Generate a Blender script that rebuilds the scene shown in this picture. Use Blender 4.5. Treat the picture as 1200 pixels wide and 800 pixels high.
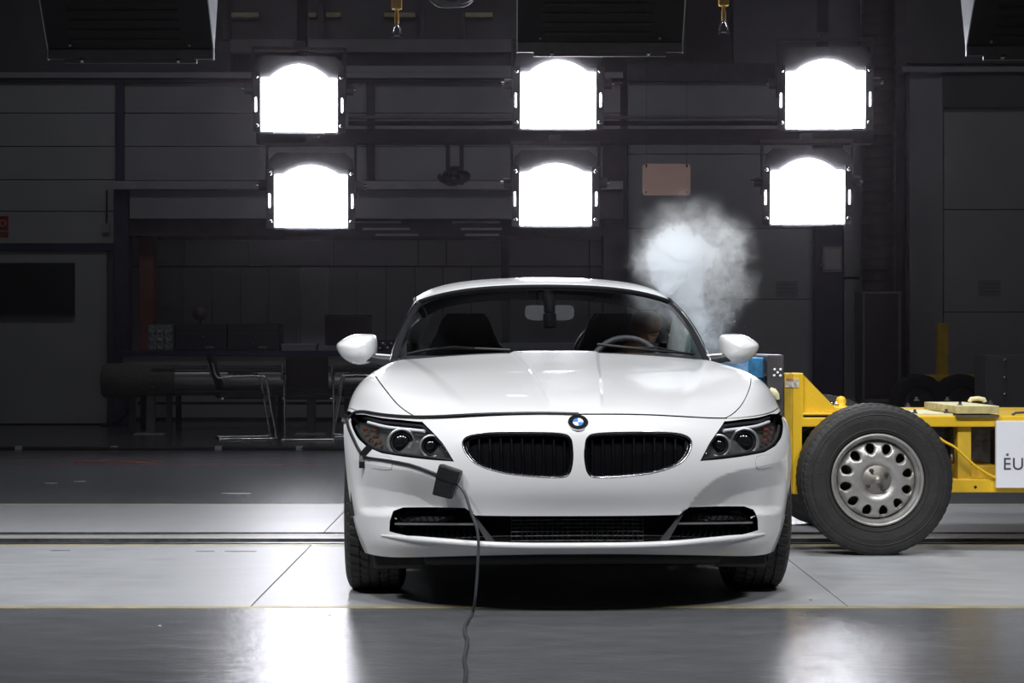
import bpy, bmesh, math, random
import numpy as np
from mathutils import Vector, Matrix, Euler
from mathutils.geometry import delaunay_2d_cdt

random.seed(7); np.random.seed(7)
for o in list(bpy.data.objects): bpy.data.objects.remove(o, do_unlink=True)
SC = bpy.context.scene
COL = SC.collection

# ------------------------------------------------------------------ camera
CAMY, CAMZ, FPX = -6.93, 0.993, 2250.0
cd = bpy.data.cameras.new('camera'); cam = bpy.data.objects.new('camera', cd); COL.objects.link(cam)
cam.location = (0, CAMY, CAMZ); cam.rotation_euler = (math.pi/2, 0, 0)
cd.sensor_width = 36.0; cd.lens = FPX/1200*36.0; cd.clip_end = 200
SC.camera = cam

# ------------------------------------------------------------------ world, light, exposure
wd = bpy.data.worlds.new('hall_world'); SC.world = wd; wd.use_nodes = True
wd.node_tree.nodes['Background'].inputs[0].default_value = (0.55, 0.62, 0.75, 1)
wd.node_tree.nodes['Background'].inputs[1].default_value = 0.006
SC.view_settings.view_transform = 'Standard'; SC.view_settings.look = 'None'
SC.view_settings.exposure = 0.0; SC.view_settings.gamma = 1.0
SC.view_settings.use_curve_mapping = False
SC.cycles.volume_bounces = 14

def area(name, loc, target, size, power, color=(1, 1, 1), spread=180, size_y=None):
    d = bpy.data.lights.new(name, 'AREA'); d.energy = power; d.color = color
    d.shape = 'RECTANGLE'; d.size = size; d.size_y = size_y or size; d.spread = math.radians(spread)
    o = bpy.data.objects.new(name, d); COL.objects.link(o); o.location = loc
    o.rotation_euler = (Vector(target)-Vector(loc)).to_track_quat('-Z', 'Y').to_euler()
    return o
# ceiling lamps of the test hall, hung above the impact lane (out of the frame)
for lx, pw in ((-3.6, 1.15), (-1.3, 1.0), (1.0, 0.9), (3.3, 0.8)):
    area('ceiling_lamp_front', (lx, -2.7, 5.2), (lx*0.6, 1.0, 0.4), 0.7, 38*pw, (0.98, 0.985, 1.0), 80)
    area('ceiling_lamp_middle', (lx, 2.0, 5.4), (lx, 2.2, 0.0), 0.7, 15*pw*(1.9 if lx == 1.0 else 1.0), (0.96, 0.98, 1.0), 75)
for lx in (-4.5, 0.0, 4.5): area('rear_wall_fill', (lx, 11.8, 6.4), (lx, 13.5, 0.0), 0.8, 12, (0.96, 0.97, 1.0), 170)  # unseen fill lights, added to brighten the rear wall
LAMP_STR = 30.0
LENS_GLOW = 0.0020
SMOKE_BLOBS = [(808, 296, 0.0, 0.325, 4.5), (797, 302, 0.0, 0.185, 70.0), (795, 330, 0.0, 0.145, 80.0), (803, 356, 0.0, 0.12, 80.0), (815, 382, 0.0, 0.105, 55.0), (829, 402, 0.0, 0.13, 12.0), (765, 305, 0.05, 0.15, 4.0), (852, 285, 0.0, 0.17, 6.0), (850, 330, 0.0, 0.19, 4.5), (836, 365, 0.0, 0.15, 6.0)]

# ------------------------------------------------------------------ helpers
def Wp(px, py, y):
    "photo pixel at depth y -> world point"
    s = FPX/(y-CAMY)
    return Vector(((px-600)/s, y, CAMZ-(py-400)/s))
def Sc(y): return FPX/(y-CAMY)
def floor_y(py): return FPX*CAMZ/(py-400)+CAMY

MATS = {}
def mat(name, color, rough=0.5, metal=0.0, var=0.06, nscale=12.0, bump=0.0, bscale=60.0, coat=0.0,
        rvar=0.0, spec=0.5, emit=None, estr=0.0, alpha=1.0):
    if name in MATS: return MATS[name]
    m = bpy.data.materials.new(name); m.use_nodes = True
    nt = m.node_tree; b = nt.nodes['Principled BSDF']
    tc = nt.nodes.new('ShaderNodeTexCoord')
    n = nt.nodes.new('ShaderNodeTexNoise'); n.inputs['Scale'].default_value = nscale; n.inputs['Detail'].default_value = 6
    nt.links.new(tc.outputs['Object'], n.inputs['Vector'])
    r = nt.nodes.new('ShaderNodeValToRGB')
    c = np.array(color[:3])
    r.color_ramp.elements[0].position = 0.3; r.color_ramp.elements[1].position = 0.7
    r.color_ramp.elements[0].color = (*np.clip(c*(1-var), 0, 1), 1); r.color_ramp.elements[1].color = (*np.clip(c*(1+var), 0, 1), 1)
    nt.links.new(n.outputs['Fac'], r.inputs['Fac']); nt.links.new(r.outputs['Color'], b.inputs['Base Color'])
    b.inputs['Roughness'].default_value = rough; b.inputs['Metallic'].default_value = metal
    b.inputs['Specular IOR Level'].default_value = spec
    if rvar:
        mr = nt.nodes.new('ShaderNodeMapRange'); mr.inputs['To Min'].default_value = max(0, rough-rvar); mr.inputs['To Max'].default_value = rough+rvar
        nt.links.new(n.outputs['Fac'], mr.inputs['Value']); nt.links.new(mr.outputs['Result'], b.inputs['Roughness'])
    if coat: b.inputs['Coat Weight'].default_value = coat; b.inputs['Coat Roughness'].default_value = 0.04
    if bump:
        n2 = nt.nodes.new('ShaderNodeTexNoise'); n2.inputs['Scale'].default_value = bscale; n2.inputs['Detail'].default_value = 4
        nt.links.new(tc.outputs['Object'], n2.inputs['Vector'])
        bp = nt.nodes.new('ShaderNodeBump'); bp.inputs['Strength'].default_value = bump; bp.inputs['Distance'].default_value = 0.01
        nt.links.new(n2.outputs['Fac'], bp.inputs['Height']); nt.links.new(bp.outputs['Normal'], b.inputs['Normal'])
    if emit:
        b.inputs['Emission Color'].default_value = (*emit, 1); b.inputs['Emission Strength'].default_value = estr
    MATS[name] = m
    return m

def glassmat(name, tint, rough=0.02, ior=1.5):
    if name in MATS: return MATS[name]
    m = bpy.data.materials.new(name); m.use_nodes = True
    nt = m.node_tree; nt.nodes.clear()
    out = nt.nodes.new('ShaderNodeOutputMaterial'); mx = nt.nodes.new('ShaderNodeMixShader')
    t = nt.nodes.new('ShaderNodeBsdfTransparent'); g = nt.nodes.new('ShaderNodeBsdfGlossy'); f = nt.nodes.new('ShaderNodeFresnel')
    tc = nt.nodes.new('ShaderNodeTexCoord'); n = nt.nodes.new('ShaderNodeTexNoise'); n.inputs['Scale'].default_value = 5
    r = nt.nodes.new('ShaderNodeValToRGB')
    r.color_ramp.elements[0].color = (*[c*0.95 for c in tint], 1); r.color_ramp.elements[1].color = (*tint, 1)
    nt.links.new(tc.outputs['Object'], n.inputs['Vector']); nt.links.new(n.outputs['Fac'], r.inputs['Fac']); nt.links.new(r.outputs['Color'], t.inputs['Color'])
    g.inputs['Roughness'].default_value = rough
    # thin pane: the same reflectance from either face
    ge = nt.nodes.new('ShaderNodeNewGeometry'); mi = nt.nodes.new('ShaderNodeMapRange'); mi.inputs['To Min'].default_value = ior; mi.inputs['To Max'].default_value = 1/ior
    nt.links.new(ge.outputs['Backfacing'], mi.inputs['Value']); nt.links.new(mi.outputs['Result'], f.inputs['IOR'])
    nt.links.new(f.outputs[0], mx.inputs[0]); nt.links.new(t.outputs[0], mx.inputs[1]); nt.links.new(g.outputs[0], mx.inputs[2])
    nt.links.new(mx.outputs[0], out.inputs['Surface'])
    MATS[name] = m
    return m

def tag(o, label=None, cat=None, group=None, kind=None):
    if label: o['label'] = label
    if cat: o['category'] = cat
    if group: o['group'] = group
    if kind: o['kind'] = kind
    return o
def empty(name, loc=(0, 0, 0), rz=0.0, label=None, cat=None, group=None):
    o = bpy.data.objects.new(name, None); COL.objects.link(o); o.location = loc; o.rotation_euler = (0, 0, rz)
    o.empty_display_size = 0.1
    return tag(o, label, cat, group)
def link(name, me, m, parent=None, smooth=None):
    if m is not None and not me.materials: me.materials.append(m)
    if smooth is not None: me.polygons.foreach_set('use_smooth', [smooth]*len(me.polygons))
    o = bpy.data.objects.new(name, me); COL.objects.link(o)
    if parent: o.parent = parent
    return o
def copy_tree(o, parent=None):
    c = o.copy(); COL.objects.link(c); c.parent = parent
    for ch in list(o.children): copy_tree(ch, c)
    return c

class MB:
    "collects simple solids, builds ONE mesh object"
    def __init__(s): s.v = []; s.f = []; s.sm = []
    def add(s, vs, fs, smooth=False):
        b = len(s.v); s.v += [tuple(v) for v in vs]; s.f += [tuple(i+b for i in f) for f in fs]; s.sm += [smooth]*len(fs)
        return s
    def box(s, c, d, rot=None, bev=0.0):
        c = Vector(c); hx, hy, hz = d[0]/2, d[1]/2, d[2]/2
        R = rot.to_matrix() if rot is not None else Matrix.Identity(3)
        if bev <= 0:
            P = [Vector((x*hx, y*hy, z*hz)) for x in (-1, 1) for y in (-1, 1) for z in (-1, 1)]
            F = [(0, 1, 3, 2), (4, 6, 7, 5), (0, 4, 5, 1), (2, 3, 7, 6), (0, 2, 6, 4), (1, 5, 7, 3)]
            return s.add([c+R@p for p in P], F)
        bm = bmesh.new(); bmesh.ops.create_cube(bm, size=1)
        bmesh.ops.scale(bm, vec=(2*hx, 2*hy, 2*hz), verts=bm.verts)
        bmesh.ops.bevel(bm, geom=list(bm.edges), offset=min(bev, 0.45*min(d)), segments=2, affect='EDGES', profile=0.6)
        bm.verts.ensure_lookup_table(); bm.verts.index_update()
        vs = [c+R@v.co for v in bm.verts]; fs = [tuple(v.index for v in f.verts) for f in bm.faces]; bm.free()
        return s.add(vs, fs)
    def b2(s, lo, hi, bev=0.0):
        return s.box([(a+b)/2 for a, b in zip(lo, hi)], [abs(b-a) for a, b in zip(lo, hi)], None, bev)
    def tube(s, pts, r, n=8, caps=True, closed=False):
        pts = [Vector(p) for p in pts]; N = len(pts)
        rs = r if isinstance(r, (list, tuple)) else [r]*N
        vs = []; up = Vector((0.13, 0.21, 0.97)).normalized()
        for i, p in enumerate(pts):
            if closed: t = pts[(i+1) % N]-pts[i-1]
            else: t = pts[min(i+1, N-1)]-pts[max(i-1, 0)]
            t.normalize()
            a = up-t*up.dot(t)
            if a.length < 0.05: a = Vector((1, 0, 0))-t*t.x
            a.normalize(); b = t.cross(a); up = a
            for k in range(n):
                w = 2*math.pi*k/n; vs.append(p+(a*math.cos(w)+b*math.sin(w))*rs[i])
        fs = []
        for i in range(N if closed else N-1):
            j = (i+1) % N
            for k in range(n): fs.append((i*n+k, i*n+(k+1) % n, j*n+(k+1) % n, j*n+k))
        s.add(vs, fs, True)
        if caps and not closed:
            s.add(vs[:n], [tuple(range(n))[::-1]]); s.add(vs[-n:], [tuple(range(n))])
        return s
    def lathe(s, prof, n=32, c=(0, 0, 0), axis='z', smooth=True, closed=False):
        c = Vector(c); vs = []
        for (r, h) in prof:
            for k in range(n):
                w = 2*math.pi*k/n; a, b = r*math.cos(w), r*math.sin(w)
                vs.append(c+(Vector((a, b, h)) if axis == 'z' else Vector((h, a, b)) if axis == 'x' else Vector((b, h, a))))
        fs = []; P = len(prof)
        for i in range(P if closed else P-1):
            j = (i+1) % P
            for k in range(n): fs.append((i*n+k, i*n+(k+1) % n, j*n+(k+1) % n, j*n+k))
        return s.add(vs, fs, smooth)
    def prism(s, poly, d0, d1, axis='y'):
        "polygon extruded along an axis; poly is (a,b) pairs"
        def P(a, b, d): return (a, d, b) if axis == 'y' else ((d, a, b) if axis == 'x' else (a, b, d))
        n = len(poly)
        vs = [P(a, b, d0) for a, b in poly]+[P(a, b, d1) for a, b in poly]
        fs = [tuple(range(n))[::-1], tuple(range(n, 2*n))]+[(i, (i+1) % n, n+(i+1) % n, n+i) for i in range(n)]
        return s.add(vs, fs)
    def build(s, name, m, parent=None, bevel=0.0):
        me = bpy.data.meshes.new(name); me.from_pydata(s.v, [], s.f)
        bm = bmesh.new(); bm.from_mesh(me); bmesh.ops.recalc_face_normals(bm, faces=bm.faces); bm.to_mesh(me); bm.free()
        if len(me.polygons) == len(s.sm): me.polygons.foreach_set('use_smooth', s.sm)
        me.materials.append(m)
        o = bpy.data.objects.new(name, me); COL.objects.link(o)
        if parent: o.parent = parent
        if bevel:
            md = o.modifiers.new('bevel', 'BEVEL'); md.width = bevel; md.segments = 2; md.limit_method = 'ANGLE'
        return o

def smoothpts(pts, n=6, closed=False):
    "Catmull-Rom through the points"
    P = [np.array(p, float) for p in pts]; N = len(P); out = []
    for i in range(N if closed else N-1):
        p0 = P[(i-1) % N] if closed or i > 0 else 2*P[0]-P[1]
        p1 = P[i]; p2 = P[(i+1) % N]
        p3 = P[(i+2) % N] if closed or i < N-2 else 2*P[-1]-P[-2]
        for k in range(n):
            t = k/n
            out.append(0.5*((2*p1)+(-p0+p2)*t+(2*p0-5*p1+4*p2-p3)*t*t+(-p0+3*p1-3*p2+p3)*t**3))
    if not closed: out.append(P[-1])
    return [tuple(o) for o in out]

def pip(pts, poly):
    "points in polygon (numpy)"
    x, y = pts[:, 0], pts[:, 1]; inside = np.zeros(len(pts), bool)
    P = np.asarray(poly, float); n = len(P); j = n-1
    for i in range(n):
        xi, yi = P[i]; xj, yj = P[j]
        c = ((yi > y) != (yj > y)) & (x < (xj-xi)*(y-yi)/((yj-yi) if yj != yi else 1e-12)+xi)
        inside ^= c; j = i
    return inside
def pdist(pts, poly, closed=True):
    P = np.asarray(poly, float); n = len(P); best = np.full(len(pts), 1e9)
    for i in range(n if closed else n-1):
        a, b = P[i], P[(i+1) % n]; d = b-a; L = max((d**2).sum(), 1e-12)
        t = np.clip(((pts-a)@d)/L, 0, 1); q = a+t[:, None]*d
        best = np.minimum(best, np.sqrt(((pts-q)**2).sum(1)))
    return best
def resample(poly, step, closed=True):
    out = []; n = len(poly)
    for i in range(n if closed else n-1):
        a = np.array(poly[i], float); b = np.array(poly[(i+1) % n], float)
        k = max(1, int(np.ceil(np.linalg.norm(b-a)/step)))
        for j in range(k): out.append(tuple(a+(b-a)*j/k))
    if not closed: out.append(tuple(poly[-1]))
    return out
def cdt(outer, holes, step, lines=()):
    "triangulate a polygon with holes; returns (pts, tris, loops)"
    outer = resample(outer, step); holes = [resample(h, step) for h in holes]
    pts = []; edges = []; loops = []
    for lp in [outer]+holes:
        b = len(pts); n = len(lp); pts += lp; edges += [(b+i, b+(i+1) % n) for i in range(n)]; loops.append(list(range(b, b+n)))
    A = np.array(outer); lo, hi = A.min(0), A.max(0)
    gx, gy = np.meshgrid(np.arange(lo[0]+step/2, hi[0], step), np.arange(lo[1]+step/2, hi[1], step)); G = np.stack([gx.ravel(), gy.ravel()], 1)
    keep = pip(G, outer) & (pdist(G, outer) > step*0.45)
    for h in holes: keep &= ~pip(G, h) & (pdist(G, h) > step*0.45)
    for ln in lines:
        ln = resample(ln, step, False); keep &= pdist(G, ln, False) > step*0.45
        b = len(pts); pts += ln; edges += [(b+i, b+i+1) for i in range(len(ln)-1)]
    pts = pts+[tuple(p) for p in G[keep]]
    r = delaunay_2d_cdt([Vector(p) for p in pts], edges, [], 0, 1e-7)
    V = np.array([tuple(v) for v in r[0]]); T = np.array([tuple(f) for f in r[2]])
    c = V[T].mean(1); k = pip(c, outer)
    for h in holes: k &= ~pip(c, h)
    T = T[k]
    # map loops to output ids
    inv = {}
    for oi, ids in enumerate(r[3]):
        for i in ids: inv[i] = oi
    loops = [[inv[i] for i in lp] for lp in loops]
    return V, T, loops

# shared materials
paint = mat('white_car_paint', (0.70, 0.705, 0.71), 0.32, 0, 0.01, 3, coat=0.8)
blackp = mat('black_plastic', (0.018, 0.018, 0.02), 0.45, 0, 0.2, 30)
glossb = mat('gloss_black', (0.012, 0.012, 0.014), 0.15, 0, 0.1, 20)
greyp = mat('dark_grey_plastic', (0.05, 0.05, 0.053), 0.4, 0, 0.15, 30)
chrome = mat('chrome', (0.75, 0.76, 0.78), 0.12, 1, 0.05, 20)
dchrome = mat('dark_chrome', (0.22, 0.22, 0.24), 0.2, 1, 0.1, 20)
silver = mat('satin_silver', (0.5, 0.5, 0.52), 0.35, 0.8, 0.08, 20)
rubber = mat('tyre_rubber', (0.019, 0.0185, 0.0185), 0.62, 0, 0.25, 18, 0.25, 90)
upholst = mat('dark_upholstery', (0.014, 0.013, 0.016), 0.85, 0, 0.2, 40, 0.2, 200)

# ================================================================== SETTING
BK = 15.9            # depth of the rear wall
def floormat(name, color, rough, scuff):
    m = bpy.data.materials.new(name); m.use_nodes = True; nt = m.node_tree; b = nt.nodes['Principled BSDF']
    tc = nt.nodes.new('ShaderNodeTexCoord')
    def noise(sc, stretch, det=8):
        mp = nt.nodes.new('ShaderNodeMapping'); mp.inputs['Scale'].default_value = stretch
        n = nt.nodes.new('ShaderNodeTexNoise'); n.inputs['Scale'].default_value = sc; n.inputs['Detail'].default_value = det; n.inputs['Roughness'].default_value = 0.65
        nt.links.new(tc.outputs['Object'], mp.inputs['Vector']); nt.links.new(mp.outputs['Vector'], n.inputs['Vector']); return n
    n1 = noise(0.9, (0.7, 1.3, 1)); n2 = noise(8, (0.6, 1.2, 1), 10); n3 = noise(40, (1, 1, 1), 4)
    r = nt.nodes.new('ShaderNodeValToRGB'); c = np.array(color)
    r.color_ramp.elements[0].position = 0.28; r.color_ramp.elements[1].position = 0.72
    r.color_ramp.elements[0].color = (*(c*0.78), 1); r.color_ramp.elements[1].color = (*(c*1.18), 1)
    mxn = nt.nodes.new('ShaderNodeMath'); mxn.operation = 'MULTIPLY_ADD'; mxn.inputs[1].default_value = 0.5
    hf = nt.nodes.new('ShaderNodeMath'); hf.operation = 'MULTIPLY'; hf.inputs[1].default_value = 0.5
    nt.links.new(n2.outputs['Fac'], hf.inputs[0]); nt.links.new(n1.outputs['Fac'], mxn.inputs[0]); nt.links.new(hf.outputs[0], mxn.inputs[2])
    nt.links.new(mxn.outputs[0], r.inputs['Fac'])
    # pale chips and scuffs with a shape of their own
    vr = nt.nodes.new('ShaderNodeTexVoronoi'); vr.inputs['Scale'].default_value = 7; vr.feature = 'F1'
    mp = nt.nodes.new('ShaderNodeMapping'); mp.inputs['Scale'].default_value = (0.45, 1.4, 1); nt.links.new(tc.outputs['Object'], mp.inputs['Vector']); nt.links.new(mp.outputs['Vector'], vr.inputs['Vector'])
    lt = nt.nodes.new('ShaderNodeMath'); lt.operation = 'LESS_THAN'; lt.inputs[1].default_value = scuff; nt.links.new(vr.outputs['Distance'], lt.inputs[0])
    g3 = nt.nodes.new('ShaderNodeMath'); g3.operation = 'GREATER_THAN'; g3.inputs[1].default_value = 0.52; nt.links.new(n3.outputs['Fac'], g3.inputs[0])
    ml = nt.nodes.new('ShaderNodeMath'); ml.operation = 'MULTIPLY'; nt.links.new(lt.outputs[0], ml.inputs[0]); nt.links.new(g3.outputs[0], ml.inputs[1])
    mc = nt.nodes.new('ShaderNodeMixRGB'); mc.inputs['Color2'].default_value = (*np.clip(c*2.2, 0, 0.8), 1)
    nt.links.new(ml.outputs[0], mc.inputs['Fac']); nt.links.new(r.outputs['Color'], mc.inputs['Color1']); nt.links.new(mc.outputs['Color'], b.inputs['Base Color'])
    mr = nt.nodes.new('ShaderNodeMapRange'); mr.inputs['To Min'].default_value = rough-0.07; mr.inputs['To Max'].default_value = rough+0.10
    nt.links.new(n2.outputs['Fac'], mr.inputs['Value']); nt.links.new(mr.outputs['Result'], b.inputs['Roughness'])
    bp = nt.nodes.new('ShaderNodeBump'); bp.inputs['Strength'].default_value = 0.42; bp.inputs['Distance'].default_value = 0.0045
    n4 = noise(26, (0.7, 1, 1), 10); nt.links.new(n4.outputs['Fac'], bp.inputs['Height']); nt.links.new(bp.outputs['Normal'], b.inputs['Normal'])
    MATS[name] = m; return m
concrete = floormat('hall_floor', (0.115, 0.12, 0.13), 0.22, 0.035)
lane = floormat('lane_plate', (0.33, 0.34, 0.355), 0.36, 0.03)
steel = mat('worn_steel', (0.20, 0.20, 0.21), 0.35, 0.8, 0.4, 14, 0.2, 60)
slotm = mat('slot_black', (0.01, 0.01, 0.012), 0.7, 0, 0.2, 10)
yline = mat('yellow_floor_paint', (0.34, 0.28, 0.12), 0.45, 0, 0.35, 9)
wallg = mat('wall_grey', (0.36, 0.37, 0.385), 0.7, 0, 0.06, 1.5, 0.15, 30)
wallg2 = mat('wall_panel_grey', (0.30, 0.31, 0.33), 0.65, 0, 0.08, 1.5, 0.15, 30)
darkg = mat('dark_wall', (0.10, 0.10, 0.105), 0.75, 0, 0.15, 2)
dkblue = mat('dark_blue_steel', (0.035, 0.042, 0.085), 0.5, 0, 0.15, 6)
darkst = mat('dark_steelwork', (0.055, 0.052, 0.06), 0.5, 0.2, 0.2, 8)
lightst = mat('pale_steelwork', (0.34, 0.34, 0.36), 0.5, 0, 0.1, 5)
orange = mat('orange_steel', (0.20, 0.07, 0.035), 0.5, 0, 0.15, 5)

XL, XR, YF, YB, ZC = -9.0, 9.0, -12.0, BK+2.2, 6.6
fl = tag(MB().b2((XL, YF, -0.25), (XR, YB, -0.03)).build('floor', slotm), kind='structure')
def slab(x0, x1, y0, y1, m, name='floor_plate', z=0.0, bev=0.002):
    return MB().b2((x0, y0, -0.03), (x1, y1, z), bev).build(name, m, fl)
slab(XL, XR, YF, 0.225, concrete)
slab(XL, XR, 0.228, 0.272, yline, 'yellow_line', 0.0005)
seams = [XL, -7.70, -5.46, -3.22, -0.98, 1.26, 3.50, 5.74, 7.98, XR]
for a, b in zip(seams[:-1], seams[1:]): slab(a+0.002, b-0.002, 0.275, 2.375, lane)
for a, b in zip(seams[:-1], seams[1:]): slab(a+0.002, b-0.002, 2.385, 2.436, lane)
slab(XL, XR, 2.44, 2.475, yline, 'yellow_line', 0.0005)
for y0, y1, z in ((2.48, 2.492, 0.0), (2.58, 2.63, -0.005), (2.748, 2.76, 0.0), (2.945, 2.955, 0.0), (3.0, 3.03, -0.004), (3.068, 3.078, 0.0)):
    MB().b2((XL, y0, -0.029), (XR, y1, z)).build('guide_rail', steel, fl)
slab(XL, XR, 2.765, 2.865, lane); slab(XL, XR, 2.868, 2.895, yline, 'yellow_line', 0.0005); slab(XL, XR, 2.90, 2.94, lane)
for a, b in zip(seams[:-1], seams[1:]): slab(a+0.002, b-0.002, 3.085, 4.80, lane)
slab(XL, XR, 4.803, 4.83, yline, 'yellow_line', 0.0005)
slab(XL, XR, 4.833, YB, concrete)
redp = mat('red_floor_paint', (0.20, 0.045, 0.035), 0.4, 0, 0.5, 7)
for py, x0, x1, w in ((537, -5.4, -1.6, 0.05), (541.5, -3.6, -2.9, 0.16), (544.5, -4.0, -1.5, 0.04), (535, -6.5, -4.2, 0.03)):
    y = floor_y(py); MB().b2((x0, y-w/2, 0.0), (x1, y+w/2, 0.0015)).build('red_marking', redp, fl)
# chips of pale paint on the lane
chip = mat('pale_chip', (0.62, 0.62, 0.62), 0.5, 0, 0.1, 30); chipd = mat('dark_chip', (0.03, 0.03, 0.03), 0.5, 0, 0.1, 30)
for (px, py, w, d, m) in ((60, 566, 0.12, 0.03, chip), (278, 578, 0.22, 0.06, chip), (94, 564, 0.10, 0.03, chip), (535/1200*420, 733, 0.012, 0.012, chip), (386, 721, 0.02, 0.02, chipd), (950, 703, 0.014, 0.016, chipd), (72, 645, 0.12, 0.02, chipd), (283, 646, 0.16, 0.02, chipd), (240, 646, 0.1, 0.015, chipd)):
    y = floor_y(py); q = Wp(px, py, y); n = 9; pts = []
    for k in range(n): a = 2*math.pi*k/n; rr = random.uniform(0.6, 1.1); pts.append((q.x+w/2*rr*math.cos(a), y+d/2*rr*math.sin(a)))
    MB().prism(pts, 0.0, 0.0015, 'z').build('paint_chip', m, fl)

tag(MB().b2((XL-0.2, YF, 0), (XL, YB, ZC)).build('wall_left', wallg2), kind='structure')
tag(MB().b2((XR, YF, 0), (XR+0.2, YB, ZC)).build('wall_right', wallg2), kind='structure')
tag(MB().b2((XL, YF-0.2, 0), (XR, YF, ZC)).build('wall_front', darkg), kind='structure')
tag(MB().b2((XL-0.2, YF-0.2, ZC), (XR+0.2, YB+0.2, ZC+0.2)).build('ceiling', darkg), kind='structure')
wb = tag(MB().b2((XL, YB, 0), (XR, YB+0.2, ZC)).build('wall_back', darkg), kind='structure')

def pbox(px0, py0, px1, py1, y, th, m, name, parent, bev=0.0, mb=None):
    "box whose front face at depth y spans the given photo rectangle"
    a = Wp(px0, py1, y); b = Wp(px1, py0, y)
    M = MB().b2((a.x, y, max(a.z, 0.0)), (b.x, y+th, b.z), bev)
    return M.build(name, m, parent)
G1 = -330  # far left of what could be seen
# --- left bay: pale wall panels between dark blue steelwork
for (y0, y1) in ((96, 132), (133, 171), (172, 210), (211, 247), (248, 285)):
    pbox(G1, y0, 135, y1, BK, 0.12, wallg, 'wall_panel', wb, 0.004)
for (y0, y1) in ((96, 132), (133, 171), (172, 211)):
    pbox(145, y0, 430, y1, BK+0.02, 0.12, wallg2, 'wall_panel', wb, 0.004)
    pbox(439, y0, 727, y1, BK+0.02, 0.12, wallg2, 'wall_panel', wb, 0.004)
pbox(136, 92, 145, 213, BK-0.05, 0.2, dkblue, 'wall_column', wb)
pbox(430, 92, 439, 213, BK-0.05, 0.2, darkst, 'wall_column', wb)
pbox(G1, 92, 730, 96, BK-0.06, 0.25, darkst, 'wall_ledge', wb)
pbox(G1, 84.5, 730, 91, BK-0.10, 0.3, wallg2, 'wall_ledge', wb)
pbox(G1, -60, 270, 84, BK+0.1, 0.2, darkg, 'wall_panel', wb)
# clerestory band above the ledge: mullions and glazing bars
pbox(270, 46, 600, 61, BK-0.05, 0.2, mat('beam_grey', (0.17, 0.165, 0.175), 0.6, 0, 0.1, 4), 'clerestory_beam', wb)
pbox(400, 62, 600, 77, BK+0.05, 0.2, darkst, 'clerestory_beam', wb)
pbox(400, 77, 600, 84, BK-0.02, 0.2, wallg2, 'clerestory_beam', wb)
for x in (263, 376, 495, 541): pbox(x-3.5, -60, x+3.5, 46, BK, 0.15, darkst, 'clerestory_mullion', wb)
for (x0, x1) in ((271, 303), (354, 371), (382, 399), (450, 486), (545, 577)):
    pbox(x0, 14.5, x1, 20, BK+0.05, 0.1, mat('painted_reflection', (0.40, 0.37, 0.20), 0.4, 0, 0.2, 8), 'painted_reflection', wb, 0.004)  # yellowish reflections of windows and lights, painted as coloured strips
pbox(270, -60, 730, 46, BK+0.2, 0.1, darkg, 'wall_panel', wb)
pbox(860, -60, 1500, 74, BK+0.2, 0.1, darkg, 'wall_panel', wb)
# --- dark blue belt, lower left wall
pbox(G1, 285.5, 134, 294, BK-0.04, 0.2, dkblue, 'wall_belt', wb)
pbox(G1, 294.5, 125, 496, BK, 0.15, wallg, 'wall_panel', wb)
pbox(G1, 496, 125, 500, BK-0.03, 0.1, slotm, 'skirting', wb)
pbox(126, 290, 133, 500, BK+0.05, 0.2, darkg, 'wall_column', wb)
pbox(133, 222, 150, 499, BK-0.15, 0.25, dkblue, 'wall_column', wb, 0.01)
pbox(131, 212, 730, 221.5, BK-0.30, 0.35, lightst, 'gallery_beam', wb, 0.006)
pbox(152, 223, 600, 256, BK-0.2, 0.2, wallg2, 'gallery_fascia', wb, 0.004)
pbox(600, 223, 730, 256, BK-0.2, 0.2, darkg, 'gallery_fascia', wb, 0.004)
pbox(152, 257, 730, 276, BK-0.05, 1.0, darkst, 'gallery_soffit', wb)
for (x0, x1, yy) in ((417, 470, 260), (530, 586, 260), (425, 480, 268), (540, 588, 268), (440, 490, 275), (545, 585, 275)):
    pbox(x0, yy-1.2, x1, yy+1.2, BK-0.1, 0.04, lightst, 'cable_tray', wb)
pbox(163, 257, 180, 412, BK+0.2, 0.25, orange, 'gallery_post', wb, 0.01)
# --- recessed rear wall of the bay: panels with joints
RB = BK+1.2
bay = mat('bay_panel', (0.46, 0.47, 0.49), 0.65, 0, 0.06, 2); wallw = mat('bay_panel_pale', (0.60, 0.61, 0.63), 0.65, 0, 0.06, 2)
xs = [150, 216, 291, 390, 490, 523, 588]
for a, b in zip(xs[:-1], xs[1:]): pbox(a+0.6, 277, b-0.6, 311, RB, 0.1, bay, 'wall_panel', wb, 0.004)
xs = [150, 214, 248, 282, 315, 348, 352, 385, 418, 452, 486, 519, 552, 588]
for i, (a, b) in enumerate(zip(xs[:-1], xs[1:])):
    pbox(a+0.5, 313, b-0.5, 424, RB, 0.1, wallw if i == 6 else bay, 'wall_panel', wb, 0.004)
for a, b in ((597, 690), (691.5, 707)):
    pbox(a, 277, b, 311, RB, 0.1, wallg, 'wall_panel', wb, 0.004); pbox(a, 313, b, 424, RB, 0.1, wallg, 'wall_panel', wb, 0.004)
pbox(588, 257, 595, 498, BK+0.6, 0.15, darkst, 'gallery_post', wb)
pbox(150, 425, 707, 440, RB, 0.1, wallg2, 'wall_panel', wb); pbox(150, 441, 707, 489, RB-0.03, 0.13, wallg, 'wall_panel', wb)
pbox(150, 489, 707, 493.5, RB-0.06, 0.05, darkst, 'skirting', wb)
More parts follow.
